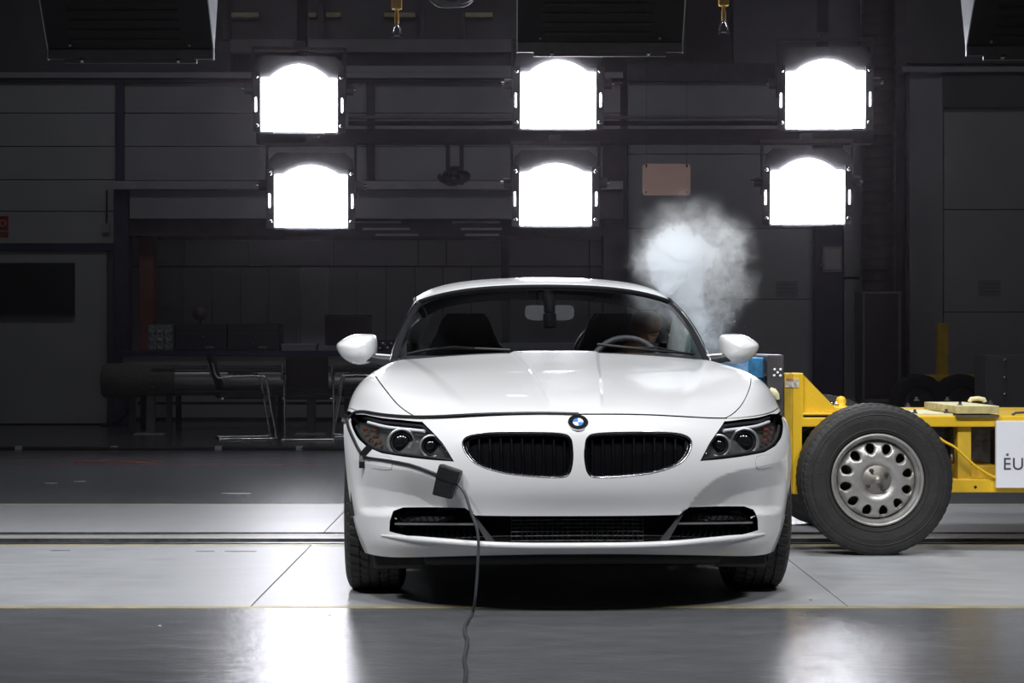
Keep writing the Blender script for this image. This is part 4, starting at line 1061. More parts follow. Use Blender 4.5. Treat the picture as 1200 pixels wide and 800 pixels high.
tb(1119, 500, 1126, 557, MY+0.35, 0.05, cream, 'bracket_plate'); tb(1109, 500, 1114, 545, MY+0.3, 0.04, darkst, 'strut'); tb(1163, 504, 1169, 552, MY+0.25, 0.05, darkst, 'strut')
# top deck with cream plates and wooden-edged block
a = loc(Wp(985, 487, MY)); MB().b2((a.x, 0.02+MY-TY, a.z-0.012), (a.x+2.6, YFAR-0.15-TY, a.z-0.002)).build('deck_sheet', yel2, tr)
def deckplate(pts, y, h, m, name):
    "top plate: near edge pixels at depth y, runs back by d"
    (x0, x1, pz, d, sh) = pts; A = loc(Wp(x0, pz, y)); B_ = loc(Wp(x1, pz, y))
    q = [(A.x, A.y), (B_.x, B_.y), (B_.x+sh, B_.y+d), (A.x+sh, A.y+d)]
    return MB().prism(q, A.z-h, A.z, 'z').build(name, m, tr)
deckplate((1050, 1117, 484.5, 0.55, -0.03), MY+0.02, 0.012, cream, 'deck_plate')
deckplate((1121, 1171, 476.0, 0.62, -0.02), MY-0.02, 0.034, mat('ballast_edge', (0.56, 0.47, 0.20), 0.6, 0, 0.25, 22), 'ballast_block')
deckplate((1121, 1171, 486.0, 0.62, -0.02), MY-0.02, 0.012, mat('rubber_mat', (0.10, 0.08, 0.06), 0.7, 0, 0.2, 22), 'rubber_mat')
deckplate((1121.3, 1170.7, 475.5, 0.618, -0.02), MY-0.018, 0.004, cream, 'ballast_top')
bolt = MB().lathe([(0.0005, 0.020), (0.007, 0.020), (0.007, 0.008), (0.014, 0.007), (0.014, 0.0)], 8, (0, 0, 0), 'z', False)
bo = bolt.build('bolt', darkst, tr)
spots = [(1125, 475.5, MY+0.1, -0.0), (1074, 469.5, MY+0.66, 0), (1110, 469.5, MY+0.66, 0), (1161, 473.8, MY+0.2, 0), (1072, 484.5, MY+0.06, 0), (1109, 484.0, MY+0.08, 0), (1064, 477, MY+0.5, 0)]
for i, (px, py, y, _) in enumerate(spots):
    o = bo if i == 0 else bo.copy()
    if i: COL.objects.link(o); o.parent = tr
    o.location = loc(Wp(px, py, y))
MB().tube([loc(Wp(px, py, MY+0.45)) for px, py in ((1136, 471), (1138, 467.5), (1146, 466.8), (1153, 468), (1154, 471))], 0.012, 8).build('lifting_handle', cream, tr)
MB().tube([loc(Wp(px, py, MY+0.05)) for px, py in ((1186, 486), (1190, 483.5), (1200, 483), (1215, 484))], 0.006, 8).build('hose', darkst, tr)
k = MB().lathe([(0.0005, 0.055), (0.018, 0.05), (0.026, 0.03), (0.022, 0.01), (0.05, 0.0), (0.05, -0.012)], 16, tuple(loc(Wp(985.5, 477, MY+0.2))), 'z').build('lifting_knob', yel, tr)
tb(975, 478, 1010, 482, MY+0.1, 0.3, yel2, 'front_cross_plate')
MB().tube([loc(Wp(px, py, MY+0.1)) for px, py in ((972, 478), (975, 472), (977, 476), (980, 471), (982, 475))], 0.006, 6).build('shackle', chrome, tr)
# mounting plate and honeycomb barrier face
tb(899.5, 416.5, 918.5, 590, MY-0.1, 1.62, mat('mount_plate', (0.075, 0.07, 0.075), 0.45, 0.4, 0.2, 8), 'mounting_plate', None, 0.004)
tb(899, 415.8, 919, 417, MY-0.1, 1.62, steel, 'plate_edge', None, 0)
for (px, py) in ((907.8, 432.8), (914.8, 432.8), (911.3, 436.4), (907.4, 439.9), (914.6, 440)):
    c = loc(Wp(px, py, MY-0.104)); MB().lathe([(0.0005, -0.002), (0.0062, -0.002), (0.0062, 0.004)], 12, tuple(c), 'y').build('target_dot', mat('dot_white', (0.85, 0.85, 0.85), 0.5, 0, 0.02, 8), tr)
tb(895.5, 424, 897.5, 452, MY-0.05, 1.5, darkst, 'backing_sheet', None, 0); tb(894, 438.5, 900, 440.5, MY-0.08, 0.03, steel, 'fixing_bolt', None, 0)
MB().tube([loc(Wp(px, py, MY-0.12)) for px, py in ((902, 456), (906, 459), (910, 463), (912, 468))], [0.012, 0.02, 0.016, 0.008], 8).build('hose_coupling', cream, tr)
blue = mat('barrier_blue', (0.10, 0.38, 0.72), 0.35, 0.35, 0.2, 25); blue2 = mat('barrier_blue_crumpled', (0.10, 0.50, 0.95), 0.3, 0.5, 0.35, 50)
A = loc(Wp(876, 455, MY)); B_ = loc(Wp(894, 419, MY))
yb0, yb1 = MY-0.02-TY, MY+1.46-TY
blk = MB().b2((A.x, yb0, B_.z-0.095), (B_.x, yb1, B_.z), 0.003).build('honeycomb_block', blue, tr)
# crumpled lower honeycomb: folded sheet
vs = []; n = 26
for j in range(14):
    z = B_.z-0.10-j*0.03
    for i in range(n):
        y = yb0+(yb1-yb0)*i/(n-1)
        vs.append((A.x+0.018*math.sin(i*2.1+j*1.3)+0.02*random.random(), y, z))
base = len(vs)
fs = [(j*n+i, j*n+i+1, (j+1)*n+i+1, (j+1)*n+i) for j in range(13) for i in range(n-1)]
MB().add(vs, fs).build('crumpled_honeycomb', blue2, tr)
vs = []
for j in range(14):
    z = B_.z-0.10-j*0.03
    for i in range(7):
        vs.append((A.x+(B_.x-A.x)*i/6, yb0+0.012*math.sin(i*2.3+j*1.9)+0.012*random.random(), z))
MB().add(vs, [(j*7+i, j*7+i+1, (j+1)*7+i+1, (j+1)*7+i) for j in range(13) for i in range(6)]).build('crumpled_face', blue2, tr)
# wheels
def rim_plate(R, nh, rh, rr):
    "pressed steel wheel disc with ventilation holes, in the xz plane; returns verts/faces"
    outer = [(R*math.cos(a), R*math.sin(a)) for a in np.linspace(0, 2*math.pi, 72, endpoint=False)]
    holes = []
    for k in range(nh):
        a = 2*math.pi*(k+0.4)/nh; cx, cz = rr*math.cos(a), rr*math.sin(a); h = []
        for q in np.linspace(0, 2*math.pi, 14, endpoint=False):
            ra = rh*1.12*math.cos(q); ta = rh*(0.92+0.14*math.cos(q))*math.sin(q)
            h.append((cx+ra*math.cos(a)-ta*math.sin(a), cz+ra*math.sin(a)+ta*math.cos(a)))
        holes.append(h)
    V, T, loops = cdt(outer, holes, 0.012)
    def prof(r_): return float(np.interp(r_, [0, .045, .062, .078, .10, .125, .165, .178, .185], [.024, .024, .020, .002, -.006, -.004, .010, .030, .05]))
    P = [(x, prof(math.hypot(x, z)), z) for x, z in V]
    fs = [tuple(int(i) for i in t) for t in T]
    b = len(P); vs = list(P)
    for lp in loops[1:]:
        n = len(lp); s = len(vs); c = np.mean([P[i] for i in lp], 0)
        vs += [tuple(c+(np.array(P[i])-c)*0.88+np.array([0, 0.022, 0])) for i in lp]
        fs += [(lp[i], lp[(i+1) % n], s+(i+1) % n, s+i) for i in range(n)]
    return vs, fs
rimst = mat('wheel_silver', (0.40, 0.39, 0.375), 0.38, 0.55, 0.14, 16, 0.1, 60); rimdk = mat('wheel_hub_metal', (0.30, 0.28, 0.25), 0.4, 0.6, 0.12, 30)
def trolley_wheel(cx, cy, flip, with_disc=True):
    t = MB(); tyre(t, 0.352, 0.20, 180, 3, 'y', 0.0022, 0.205)
    w = t.build('wheel', rubber, tr); w.location = (cx, cy, 0.352); w.rotation_euler = (0, 0, math.pi if flip else 0)
    # sidewall ring ribs
    b = MB(); b.lathe([(0.300, -0.103), (0.303, -0.1065), (0.306, -0.103)], 60, (0, 0, 0), 'y'); b.lathe([(0.232, -0.101), (0.236, -0.105), (0.240, -0.102)], 60, (0, 0, 0), 'y'); b.build('sidewall_rib', rubber, w)
    r_ = MB(); r_.lathe([(0.214, -0.094), (0.2155, -0.100), (0.211, -0.105), (0.204, -0.104), (0.200, -0.094), (0.199, -0.082), (0.191, -0.078), (0.187, -0.070), (0.183, -0.055), (0.181, -0.030), (0.19, 0.05), (0.205, 0.09)], 72, (0, 0, 0), 'y')
    rm = r_.build('rim', rimst, w)
    vs, fs = rim_plate(0.181, 12, 0.0245, 0.146); MB().add([(x, y-0.092, z) for x, y, z in vs], fs, True).build('wheel_disc', rimst, w)
    h = MB(); h.lathe([(0.0005, -0.115), (0.010, -0.113), (0.018, -0.106), (0.021, -0.094), (0.030, -0.093), (0.032, -0.084), (0.066, -0.082), (0.070, -0.074), (0.072, -0.06)], 24, (0, 0, 0), 'y'); hb = h.build('hub', rimdk, w)
    for k in range(4):
        a = 2*math.pi*k/4+0.55
        MB().lathe([(0.0005, -0.103), (0.006, -0.103), (0.010, -0.099), (0.011, -0.084), (0.011, -0.06)], 6, (0.051*math.cos(a), 0, 0.051*math.sin(a)), 'y', False).build('wheel_nut', mat('nut_dark', (0.10, 0.09, 0.08), 0.4, 0.7, 0.1, 30), hb)
    MB().lathe([(0.0005, -0.02), (0.17, -0.02), (0.17, 0.0)], 32, (0, 0, 0), 'y').build('brake_drum', mat('drum_dark', (0.02, 0.018, 0.017), 0.7, 0, 0.2, 8), w)
    return w
wc = loc(Wp(1028.5, 563, 1.96))
trolley_wheel(wc.x, 2.06-TY, False); trolley_wheel(wc.x, YFAR-TY, True)
trolley_wheel(wc.x+2.6, 2.06-TY, False); trolley_wheel(wc.x+2.6, YFAR-TY, True)
for dx_ in (0, 2.6): MB().tube([(wc.x+dx_, 2.1-TY, 0.352), (wc.x+dx_, YFAR-0.05-TY, 0.352)], 0.035, 10).build('axle', darkst, tr)
for yy in (MY+0.01, YFAR-0.25):
    MB().b2((wc.x-0.05, yy-TY, 0.30), (wc.x+0.05, yy-TY+0.08, 0.60), 0.005).build('axle_hanger', yel2, tr)
    MB().b2((wc.x+2.55, yy-TY, 0.30), (wc.x+2.65, yy-TY+0.08, 0.60), 0.005).build('axle_hanger', yel2, tr)
# yellow air line
MB().tube(smoothpts([tuple(loc(Wp(px, py, MY-0.015))) for px, py in ((1098, 511), (1107, 517.5), (1119, 524), (1132, 536), (1146, 548), (1160, 556.5), (1172, 561.5), (1176, 563))], 4), 0.0065, 8).build('air_line', yel, tr)
MB().lathe([(0.0005, -0.002), (0.007, -0.002), (0.007, 0.004)], 10, tuple(loc(Wp(1143, 570.5, MY-0.001))), 'y').build('bolt_hole', slotm, tr)
# placard
sgw = mat('placard_white', (0.86, 0.87, 0.92), 0.5, 0, 0.01, 8)
pa = Wp(1167.5, 571.5, MY-0.03); pb_ = Wp(1200, 493, MY-0.03)
sg = empty('placard', (pa.x, MY-0.03, pa.z), 0, 'white placard with dark letters hung on the yellow trolley frame', 'sign'); hgt = pb_.z-pa.z; wid = 0.62
MB().b2((0, 0, 0), (wid, 0.025, hgt), 0.002).build('board', sgw, sg)
ink = mat('placard_ink', (0.05, 0.05, 0.07), 0.6, 0, 0.05, 8)
def text(body, x, z, size, parent, m, name='lettering'):
    c = bpy.data.curves.new(name, 'FONT'); c.body = body; c.size = size; c.extrude = 0.0008; c.materials.append(m); c.space_character = 1.08
    o = bpy.data.objects.new(name, c); COL.objects.link(o)
    dg = bpy.context.evaluated_depsgraph_get(); me = bpy.data.meshes.new_from_object(o.evaluated_get(dg)); bpy.data.objects.remove(o, do_unlink=True)
    if not me.materials: me.materials.append(m)
    q = bpy.data.objects.new(name, me); COL.objects.link(q); q.parent = parent; q.location = (x, -0.0015, z); q.rotation_euler = (math.pi/2, 0, 0)
    return q
ss = Sc(MY-0.03)
text('EURO NCAP', (1175.0-1167.5)/ss, (571.5-550)/ss, 14/ss/0.70, sg, ink)
st_ = [(0.0095*(1 if k % 2 == 0 else 0.42)*math.sin(math.pi*k/5+0.3)+(1180.5-1167.5)/ss, 0.0095*(1 if k % 2 == 0 else 0.42)*math.cos(math.pi*k/5+0.3)+(571.5-532.5)/ss) for k in range(10)]
MB().prism(st_, -0.002, 0.0005).build('star', ink, sg)
# ================================================================== LAMP RIG
YL = 10.4; SL = Sc(YL)
housing = mat('lamp_housing', (0.10, 0.10, 0.105), 0.45, 0.4, 0.15, 10)
plate = mat('lamp_side_plate', (0.16, 0.16, 0.165), 0.4, 0.5, 0.12, 10)
lampw = bpy.data.materials.new('lamp_glow'); lampw.use_nodes = True
LNT = lampw.node_tree; LB = LNT.nodes['Principled BSDF']; LB.inputs['Base Color'].default_value = (0.8, 0.8, 0.85, 1)
LB.inputs['Emission Color'].default_value = (0.93, 0.93, 1.0, 1); LB.inputs['Emission Strength'].default_value = LAMP_STR
rig = empty('lamp_rig', (Wp(650, 160, YL).x, YL+0.35, 0), 0, 'dark overhead steel rig carrying the six floodlights', 'lighting rig')
def rl(p): return Vector(p)-rig.location
a = Wp(300, 168, YL+0.35); b = Wp(1024, 151, YL+0.35)
MB().b2((a.x-rig.location.x, 0, a.z), (b.x-rig.location.x, 0.16, b.z), 0.008).build('lower_beam', darkst, rig)
a = Wp(408, 146, YL+0.45); b = Wp(1015, 141, YL+0.45)
MB().b2((a.x-rig.location.x, 0.12, a.z), (b.x-rig.location.x, 0.2, b.z), 0.004).build('rail', darkst, rig)
a = Wp(408, 138.5, YL+0.45); b = Wp(1015, 135, YL+0.45)
MB().b2((a.x-rig.location.x, 0.12, a.z), (b.x-rig.location.x, 0.2, b.z), 0.004).build('rail', wallg2, rig)
for px in (352, 655, 968):
    c = Wp(px, 150, YL+0.35); MB().b2((c.x-rig.location.x-0.05, 0.16, c.z-0.1), (c.x-rig.location.x+0.05, 0.24, ZC), 0.004).build('hanger', darkst, rig)

def floodlight(x0, x1, y0, y1, ytop, yaw, tilt, hood, label):
    s = SL; cx, cy = (x0+x1)/2, (y0+y1)/2; c = Wp(cx, cy, YL); w = (x1-x0)/s; h = (y1-y0)/s; arch = (y0-ytop)/s
    lt = empty('floodlight', c, 0, label, 'floodlight', 'floodlights on the overhead rig'); lt.rotation_euler = (tilt, 0, yaw)
    # lit window: rectangle, plus lamp glare built as a glowing arched top
    ap = [(-w/2, -h/2), (w/2, -h/2), (w/2, h/2)]
    for q in np.linspace(0.78, -0.78, 15): ap.append((q*w/2*1.0, h/2+arch*math.cos(q/0.78*math.pi/2)**0.8 if abs(q) < 0.779 else h/2))
    ap.append((-w/2, h/2))
    MB().prism(ap, -0.01, 0.0).build('lit_window', lampw, lt)
    # housing: deep box behind, with hood
    hw = w/2+0.035; top = h/2+hood; b = MB()
    fr = [(-hw, -h/2-0.02), (hw, -h/2-0.02), (hw+0.04, h/2), (hw+0.02, top-0.06), (hw-0.05, top), (-hw+0.05, top), (-hw-0.02, top-0.06), (-hw-0.04, h/2)]
    n = len(fr); vs = [(a_, 0.012, b_) for a_, b_ in fr]+[(a_*0.7, 0.42, b_*0.7) for a_, b_ in fr]
    b.add(vs, [tuple(range(n)), tuple(range(n, 2*n))]+[(i, (i+1) % n, n+(i+1) % n, n+i) for i in range(n)]).build('housing', housing, lt)
    for sd in (-1, 1):
        x = sd*(w/2+0.045)
        sp = MB().b2((x-0.035, -0.03, -h/2-0.01), (x+0.035, 0.01, h/2+0.05), 0.006).build('side_plate', plate, lt)
        MB().b2((x+sd*0.006-0.006, -0.034, -0.062), (x+sd*0.006+0.006, -0.029, 0.062), 0.003).build('bright_slot', lampw, sp)
        for zz in (h/2+0.01, -h/2+0.05): MB().lathe([(0.0005, -0.045), (0.016, -0.042), (0.018, -0.03)], 10, (x, 0, zz), 'y').build('bolt', chrome, sp)
        MB().tube([(sd*(hw+0.035), 0.10, h*0.30), (sd*(hw+0.12), 0.10, h*0.30)], [0.05, 0.05], 12).build('pivot_knob', plate, lt)
        MB().tube([(sd*(hw+0.12), 0.10, h*0.30), (sd*(hw+0.145), 0.10, h*0.30)], [0.02, 0.02], 10).build('pivot_bolt', chrome, lt)
        MB().b2((sd*(hw+0.045)-0.012, 0.07, h*0.05), (sd*(hw+0.045)+0.012, 0.13, top+0.08), 0.003).build('yoke_arm', housing, lt)
        MB().b2((sd*w*0.42-0.05, -0.025, -h/2-0.018), (sd*w*0.42+0.05, 0.0, -h/2-0.004), 0.003).build('corner_clip', chrome, lt)
    MB().b2((-hw-0.057, 0.07, top+0.055), (hw+0.057, 0.13, top+0.085), 0.003).build('yoke_bar', housing, lt)
    MB().b2((-0.05, 0.07, top+0.08), (0.05, 0.36, top+0.14), 0.003).build('mounting_clamp', housing, lt)
    return lt
floodlight(307, 394, 92, 154, 76, 0.10, 0.10, 0.20, 'lit floodlight in the upper row above the left headlight of the car')
floodlight(611, 697, 85, 150, 71, 0.0, 0.10, 0.20, 'lit floodlight in the middle of the upper row')
floodlight(922, 1012, 84, 150, 70, -0.08, 0.10, 0.22, 'lit floodlight at the right of the upper row next to the duct')
floodlight(323, 406, 205, 266, 194, 0.08, 0.08, 0.20, 'lit floodlight in the lower row at the left')
floodlight(610, 692, 202, 264, 192, 0.0, 0.08, 0.20, 'lit floodlight in the lower row directly above the car roof')
floodlight(904, 988, 200, 262, 186, -0.08, 0.08, 0.20, 'lit floodlight in the lower row at the right above the trolley')

# ================================================================== OVERHEAD BOXES
YO = 7.0
def overhead_box(px0, px1, pyb, label):
    "wedge-shaped hood: louvred face leaning towards the viewer, thin bottom edge"
    s = Sc(YO); c = Wp((px0+px1)/2, pyb, YO); w = (px1-px0)/s
    o = empty('overhead_light_hood', c, 0, label, 'light hood', 'overhead light hoods')
    blk = mat('hood_black', (0.012, 0.012, 0.014), 0.55, 0.0, 0.2, 8); lip = mat('hood_lip', (0.11, 0.11, 0.115), 0.5, 0.2, 0.1, 8)
    H = 1.1; f0, f1, b1 = 0.0, -0.80, 0.42; z0 = 0.075
    def fy(z): return f0+(f1-f0)*(z-z0)/(H-z0)
    MB().prism([(f0, z0), (f1, H), (b1, H), (f0+0.03, z0)], -w/2+0.004, w/2-0.004, 'x').build('casing', blk, o)
    for sd in (-1, 1):
        x = sd*w/2
        MB().prism([(f0-0.004, 0.0), (f0-0.004, z0), (f1, H), (b1, H), (f0+0.03, z0), (f0+0.03, 0.0)], x-0.004, x+0.004, 'x').build('side_plate', mat('wing_metal', (0.50, 0.52, 0.55), 0.4, 0.5, 0.1, 6), o)
        MB().tube([(sd*w*0.4, 0.1, H-0.02), (sd*w*0.4, 0.1, ZC-c.z)], 0.02, 8).build('hanger_rod', darkst, o)
        MB().lathe([(0.0005, -0.03), (0.016, -0.028), (0.018, -0.005)], 10, (sd*w*0.29, -0.012, -0.012), 'y').build('catch', chrome, o)
        MB().lathe([(0.0005, -0.03), (0.008, -0.028), (0.010, -0.01)], 10, (sd*w*0.36, fy(0.10), 0.10), 'y').build('screw', silver, o)
    for k in range(10):
        z = 0.13+k*0.062; MB().box((-0.02, fy(z)-0.008, z), (w*0.66, 0.012, 0.020), Euler((0.25, 0, 0))).build('louvre', mat('louvre_dark', (0.028, 0.024, 0.024), 0.5, 0.2, 0.2, 8), o)
    MB().b2((-w/2+0.005, -0.012, 0.004), (w/2-0.005, 0.028, z0-0.002), 0.003).build('lower_lip', lip, o)
    MB().b2((-w*0.40, -0.010, -0.026), (w*0.40, 0.026, 0.003), 0.003).build('tray', lip, o)
    return o
overhead_box(56, 250, 70, 'black louvred light hood hanging at the top left corner')
overhead_box(606, 800, 62, 'black louvred light hood hanging at the top centre above the middle floodlight')
overhead_box(1133, 1327, 66, 'black louvred light hood cut off by the top right corner')

# ================================================================== CRANE HOOKS, CABLE COIL, HANGING CAMERA, BOARD
hooky = mat('hook_yellow', (0.50, 0.30, 0.03), 0.5, 0, 0.2, 10)
def crane_hook(px, dy, label):
    y = 9.2; s = Sc(y); c = Wp(px, 44+dy, y)
    o = empty('crane_hook', c, 0, label, 'crane hook', 'crane hooks'); k = 1/s
    MB().b2((-6*k, -5*k, 33*k), (6*k, 5*k, 48*k), 0.012).build('hook_block', hooky, o)
    MB().tube([(0, 0, 48*k), (0, 0, ZC-c.z)], 0.012, 8).build('chain', darkst, o)
    MB().lathe([(0.8*k, 14*k), (2.4*k, 16*k), (2.8*k, 24*k), (1.8*k, 30*k), (3.0*k, 34*k)], 14, (0, 0, 0), 'z').build('swivel', hooky, o)
    P = [(-5*k, 0, 2*k), (-4.6*k, 0, 8*k), (-2.5*k, 0, 14*k), (0, 0, 16*k), (2.5*k, 0, 14*k), (4.6*k, 0, 8*k), (5*k, 0, 2*k)]
    MB().tube(smoothpts(P, 4), 1.1*k, 8).build('shackle', chrome, o)
    for sd in (-1, 1): MB().tube([(sd*5*k, -3*k, 2*k), (sd*5*k, 3*k, 2*k)], 1.9*k, 10).build('shackle_eye', chrome, o)
    MB().tube([(-6*k, 0, 2*k), (6*k, 0, 2*k)], 0.9*k, 8).build('shackle_pin', silver, o)
    return o
crane_hook(465, 0, 'yellow crane hook with shackle hanging between the left and centre floodlights')
crane_hook(848, -4, 'yellow crane hook with shackle hanging between the centre and right floodlights')
cc = Wp(529, 0, 8.0); coil = empty('cable_coil', cc, 0, 'grey coil of cable hanging at the top edge of the picture', 'cable coil'); 
for k in range(4):
    P = [(0.19*math.cos(a)*(1+0.05*k), 0.02*k-0.03+0.02*math.sin(3*a+k), 0.165+(0.185+0.012*k)*math.sin(a)+0.01*math.sin(5*a+k)) for a in np.linspace(0, 2*math.pi, 40, endpoint=False)]
    MB().tube(P, 0.013, 7, closed=True).build('cable_loop', mat('coil_grey', (0.22, 0.22, 0.23), 0.5, 0, 0.2, 20), coil)
MB().tube([(0, 0, 0.33), (0, 0, ZC-cc.z)], 0.012, 7).build('hanging_strap', darkst, coil)
# remote camera head under the rig
YC = YL+0.42; c = Wp(533, 206, YC); cm = empty('rig_camera', c, 0, 'dark remote camera with tangled cables hanging under the rig', 'camera'); k = 1/Sc(YC)
for x in (-8, 8): MB().b2((x*k-0.02, -0.02, 8*k), (x*k+0.02, 0.02, 38*k), 0.003).build('hanger', darkst, cm)
MB().b2((-10*k, -0.05, 5*k), (10*k, 0.05, 9*k), 0.005).build('bracket', darkst, cm)
MB().box((0, -0.05, -3*k), (18*k, 0.26, 13*k), Euler((0.15, 0.1, 0.2)), 0.012).build('camera_body', blackp, cm)
MB().lathe([(0.0005, -0.26), (0.04, -0.26), (0.05, -0.25), (0.055, -0.16)], 18, (0, 0, -3*k), 'y').build('lens', glossb, cm)
MB().lathe([(0.0005, 0.018), (0.05, 0.012), (0.06, 0.0)], 16, (0, -0.04, 9*k), 'z').build('dome_cap', chrome, cm)
for j in range(7):
    a0 = random.uniform(0, 6.28); r0 = random.uniform(7, 17)*k
    P = [(r0*1.25*math.cos(a)+random.uniform(-2, 2)*k, 0.05*math.sin(a+a0)-0.04, r0*0.6*math.sin(a)+random.uniform(-2, 2)*k-1*k) for a in np.linspace(a0, a0+4.6, 9)]
    MB().tube(smoothpts(P, 3), 0.013, 6).build('cable', blackp, cm)
# pinkish board
YBD = 6.2; c = Wp(781, 229, YBD); bd = empty('hanging_board', c, 0, 'pinkish brown rectangular board hanging high up above the smoke', 'board'); s = Sc(YBD); w = 56/s; h = 37/s
pk = mat('board_pink', (0.50, 0.33, 0.30), 0.6, 0, 0.06, 8)
poly = [(-w/2, 0.015), (-w/2+0.015, 0), (w/2-0.015, 0), (w/2, 0.015), (w/2, h-0.015), (w/2-0.015, h), (-w/2+0.015, h), (-w/2, h-0.015)]
MB().prism(poly, -0.012, 0.0).build('plate', pk, bd)
for x in (-1, 1):
    MB().b2((x*(w/2-0.025)-0.005, -0.015, h-0.025), (x*(w/2-0.025)+0.005, -0.012, h-0.003), 0).build('slot', slotm, bd)
    MB().lathe([(0.0005, -0.018), (0.006, -0.017), (0.007, -0.012)], 10, (x*(w/2-0.022), 0, 0.022), 'y').build('screw', chrome, bd)
    MB().tube([(x*(w/2-0.025), -0.006, h-0.01), (x*(w/2-0.025), -0.006, ZC-c.z)], 0.0012, 5).build('hanging_wire', darkst, bd)

# ================================================================== WORK BAY BEHIND THE CAR
YW = 14.15; s = Sc(YW)
wbn = empty('workbench', (Wp(290, 416, YW).x, YW, 0), 0, 'long workbench with a dark blue edge along the left rear wall', 'workbench')
x0 = Wp(138, 0, YW).x-wbn.location.x; x1 = Wp(470, 0, YW).x-wbn.location.x; zt = Wp(0, 411, YW).z
MB().b2((x0, 0, zt-0.055), (x1, 0.75, zt), 0.006).build('bench_top', mat('bench_blue', (0.02, 0.028, 0.10), 0.4, 0, 0.1, 8), wbn)
MB().b2((x0+0.05, 0.03, zt-0.16), (x1-0.05, 0.06, zt-0.056), 0.003).build('apron', wallg2, wbn)
for x in (x0+0.15, x0+0.55, x0+1.7, x1-0.6, x1-0.1):
    for yy in (0.06, 0.66): MB().b2((x-0.03, yy, 0), (x+0.03, yy+0.05, zt-0.055), 0.003).build('leg', darkst, wbn)
MB().b2((x0+0.1, 0.62, 0.28), (x1-0.1, 0.65, 0.31)).build('rear_rail', darkst, wbn)
def bench_item(name, label, cat, px, w, h, d, group=None, dy=0.15):
    return empty(name, (Wp(px, 0, YW+dy).x, YW+dy, zt), 0, label, cat, group)
# patterned panel: printed circuit rack with connectors
q = bench_item('connector_rack', 'small pale rack with a grid of round connectors standing on the workbench', 'rack', 188, 0, 0, 0)
MB().b2((-0.14, 0, 0), (0.14, 0.2, 0.29), 0.005).build('case', mat('rack_grey', (0.16, 0.18, 0.18), 0.5, 0.2, 0.3, 25), q)
for i in range(3):
    for j in range(3):
        MB().lathe([(0.0005, -0.012), (0.02, -0.012), (0.03, -0.03), (0.036, -0.03), (0.036, 0.0)], 14, (-0.09+0.09*i, 0, 0.055+0.09*j), 'y').build('connector', mat('connector_pale', (0.35, 0.40, 0.40), 0.4, 0.4, 0.3, 30), q)
for i in range(6):
    P = [(-0.12+0.045*i+random.uniform(-0.02, 0.02), -0.03, 0.28), (-0.1+0.04*i+random.uniform(-0.03, 0.03), -0.045, 0.15), (-0.12+0.045*i+random.uniform(-0.03, 0.03), -0.035, 0.02)]
    MB().tube(smoothpts(P, 4), 0.006, 5).build('patch_cable', MATS['connector_pale'], q)
for px, lab in ((235, 'black flight case on the workbench next to the connector rack'), (297, 'black flight case on the workbench left of the pale tray')):
    q = bench_item('flight_case', lab, 'case', px, 0, 0, 0, 'black flight cases on the workbench')
    MB().b2((-0.285, 0, 0), (0.285, 0.4, 0.30), 0.02).build('body', mat('case_black', (0.02, 0.02, 0.022), 0.5, 0, 0.2, 10), q)
    MB().b2((-0.287, -0.004, 0.19), (0.287, 0.0, 0.20)).build('lid_seam', darkst, q)
    MB().lathe([(0.0005, -0.014), (0.012, -0.012), (0.014, 0.0)], 10, (0.03, -0.004, 0.16), 'y').build('lock', chrome, q)
    MB().b2((0.06, -0.006, 0.03), (0.15, -0.001, 0.05)).build('name_plate', mat('plate_grey', (0.22, 0.22, 0.22), 0.5, 0, 0.5, 60), q)
    MB().tube([(-0.08, -0.01, 0.09), (-0.08, -0.035, 0.07), (0.0, -0.035, 0.07), (0.0, -0.01, 0.09)], 0.008, 6).build('handle', darkst, q)
q = bench_item('round_lamp', 'round dark lamp head behind the flight cases', 'lamp', 234, 0, 0, 0, dy=0.62)
MB().lathe([(0.0005, -0.03), (0.07, -0.02), (0.085, 0.0), (0.07, 0.05), (0.03, 0.07)], 20, (0, 0, 0.42), 'y').build('lamp_head', mat('lamp_brown', (0.07, 0.05, 0.05), 0.5, 0, 0.2, 10), q)
MB().tube([(0, 0.03, 0.36), (0, 0.03, 0.02)], 0.012, 6).build('stem', darkst, q); MB().lathe([(0.0005, 0.02), (0.08, 0.02), (0.085, 0.0)], 16, (0, 0.03, 0), 'z').build('foot', darkst, q)
q = bench_item('pale_tray', 'flat pale box lying on the workbench in front of the panels', 'box', 350, 0, 0, 0)
MB().b2((-0.19, 0, 0), (0.19, 0.3, 0.075), 0.006).build('body', wallg2, q); MB().b2((-0.195, -0.004, 0.055), (0.195, 0.304, 0.08), 0.004).build('lid', wallg, q)
q = bench_item('monitor', 'dark computer monitor on the workbench behind the left wing mirror', 'monitor', 408, 0, 0, 0)
MB().b2((-0.26, 0, 0.06), (0.26, 0.04, 0.40), 0.008).build('screen_body', blackp, q); MB().b2((-0.24, -0.003, 0.08), (0.24, 0.0, 0.38)).build('screen', glossb, q)
MB().b2((-0.03, 0.02, 0.0), (0.03, 0.05, 0.1)).build('stand', blackp, q); MB().b2((-0.12, -0.05, 0), (0.12, 0.14, 0.012), 0.003).build('stand_foot', blackp, q)
q = bench_item('spare_connectors', 'cluster of silvery plug connectors on the bench behind the left mirror arm', 'connectors', 450, 0, 0, 0, dy=0.2)
for i in range(7): MB().lathe([(0.0005, -0.05), (0.018, -0.045), (0.02, 0.0), (0.012, 0.02)], 10, (-0.14+0.045*i, 0, 0.03+0.05*(i % 2)), 'y').build('plug', chrome, q)
MB().b2((-0.17, 0.02, 0), (0.14, 0.1, 0.12), 0.004).build('connector_strip', blackp, q)
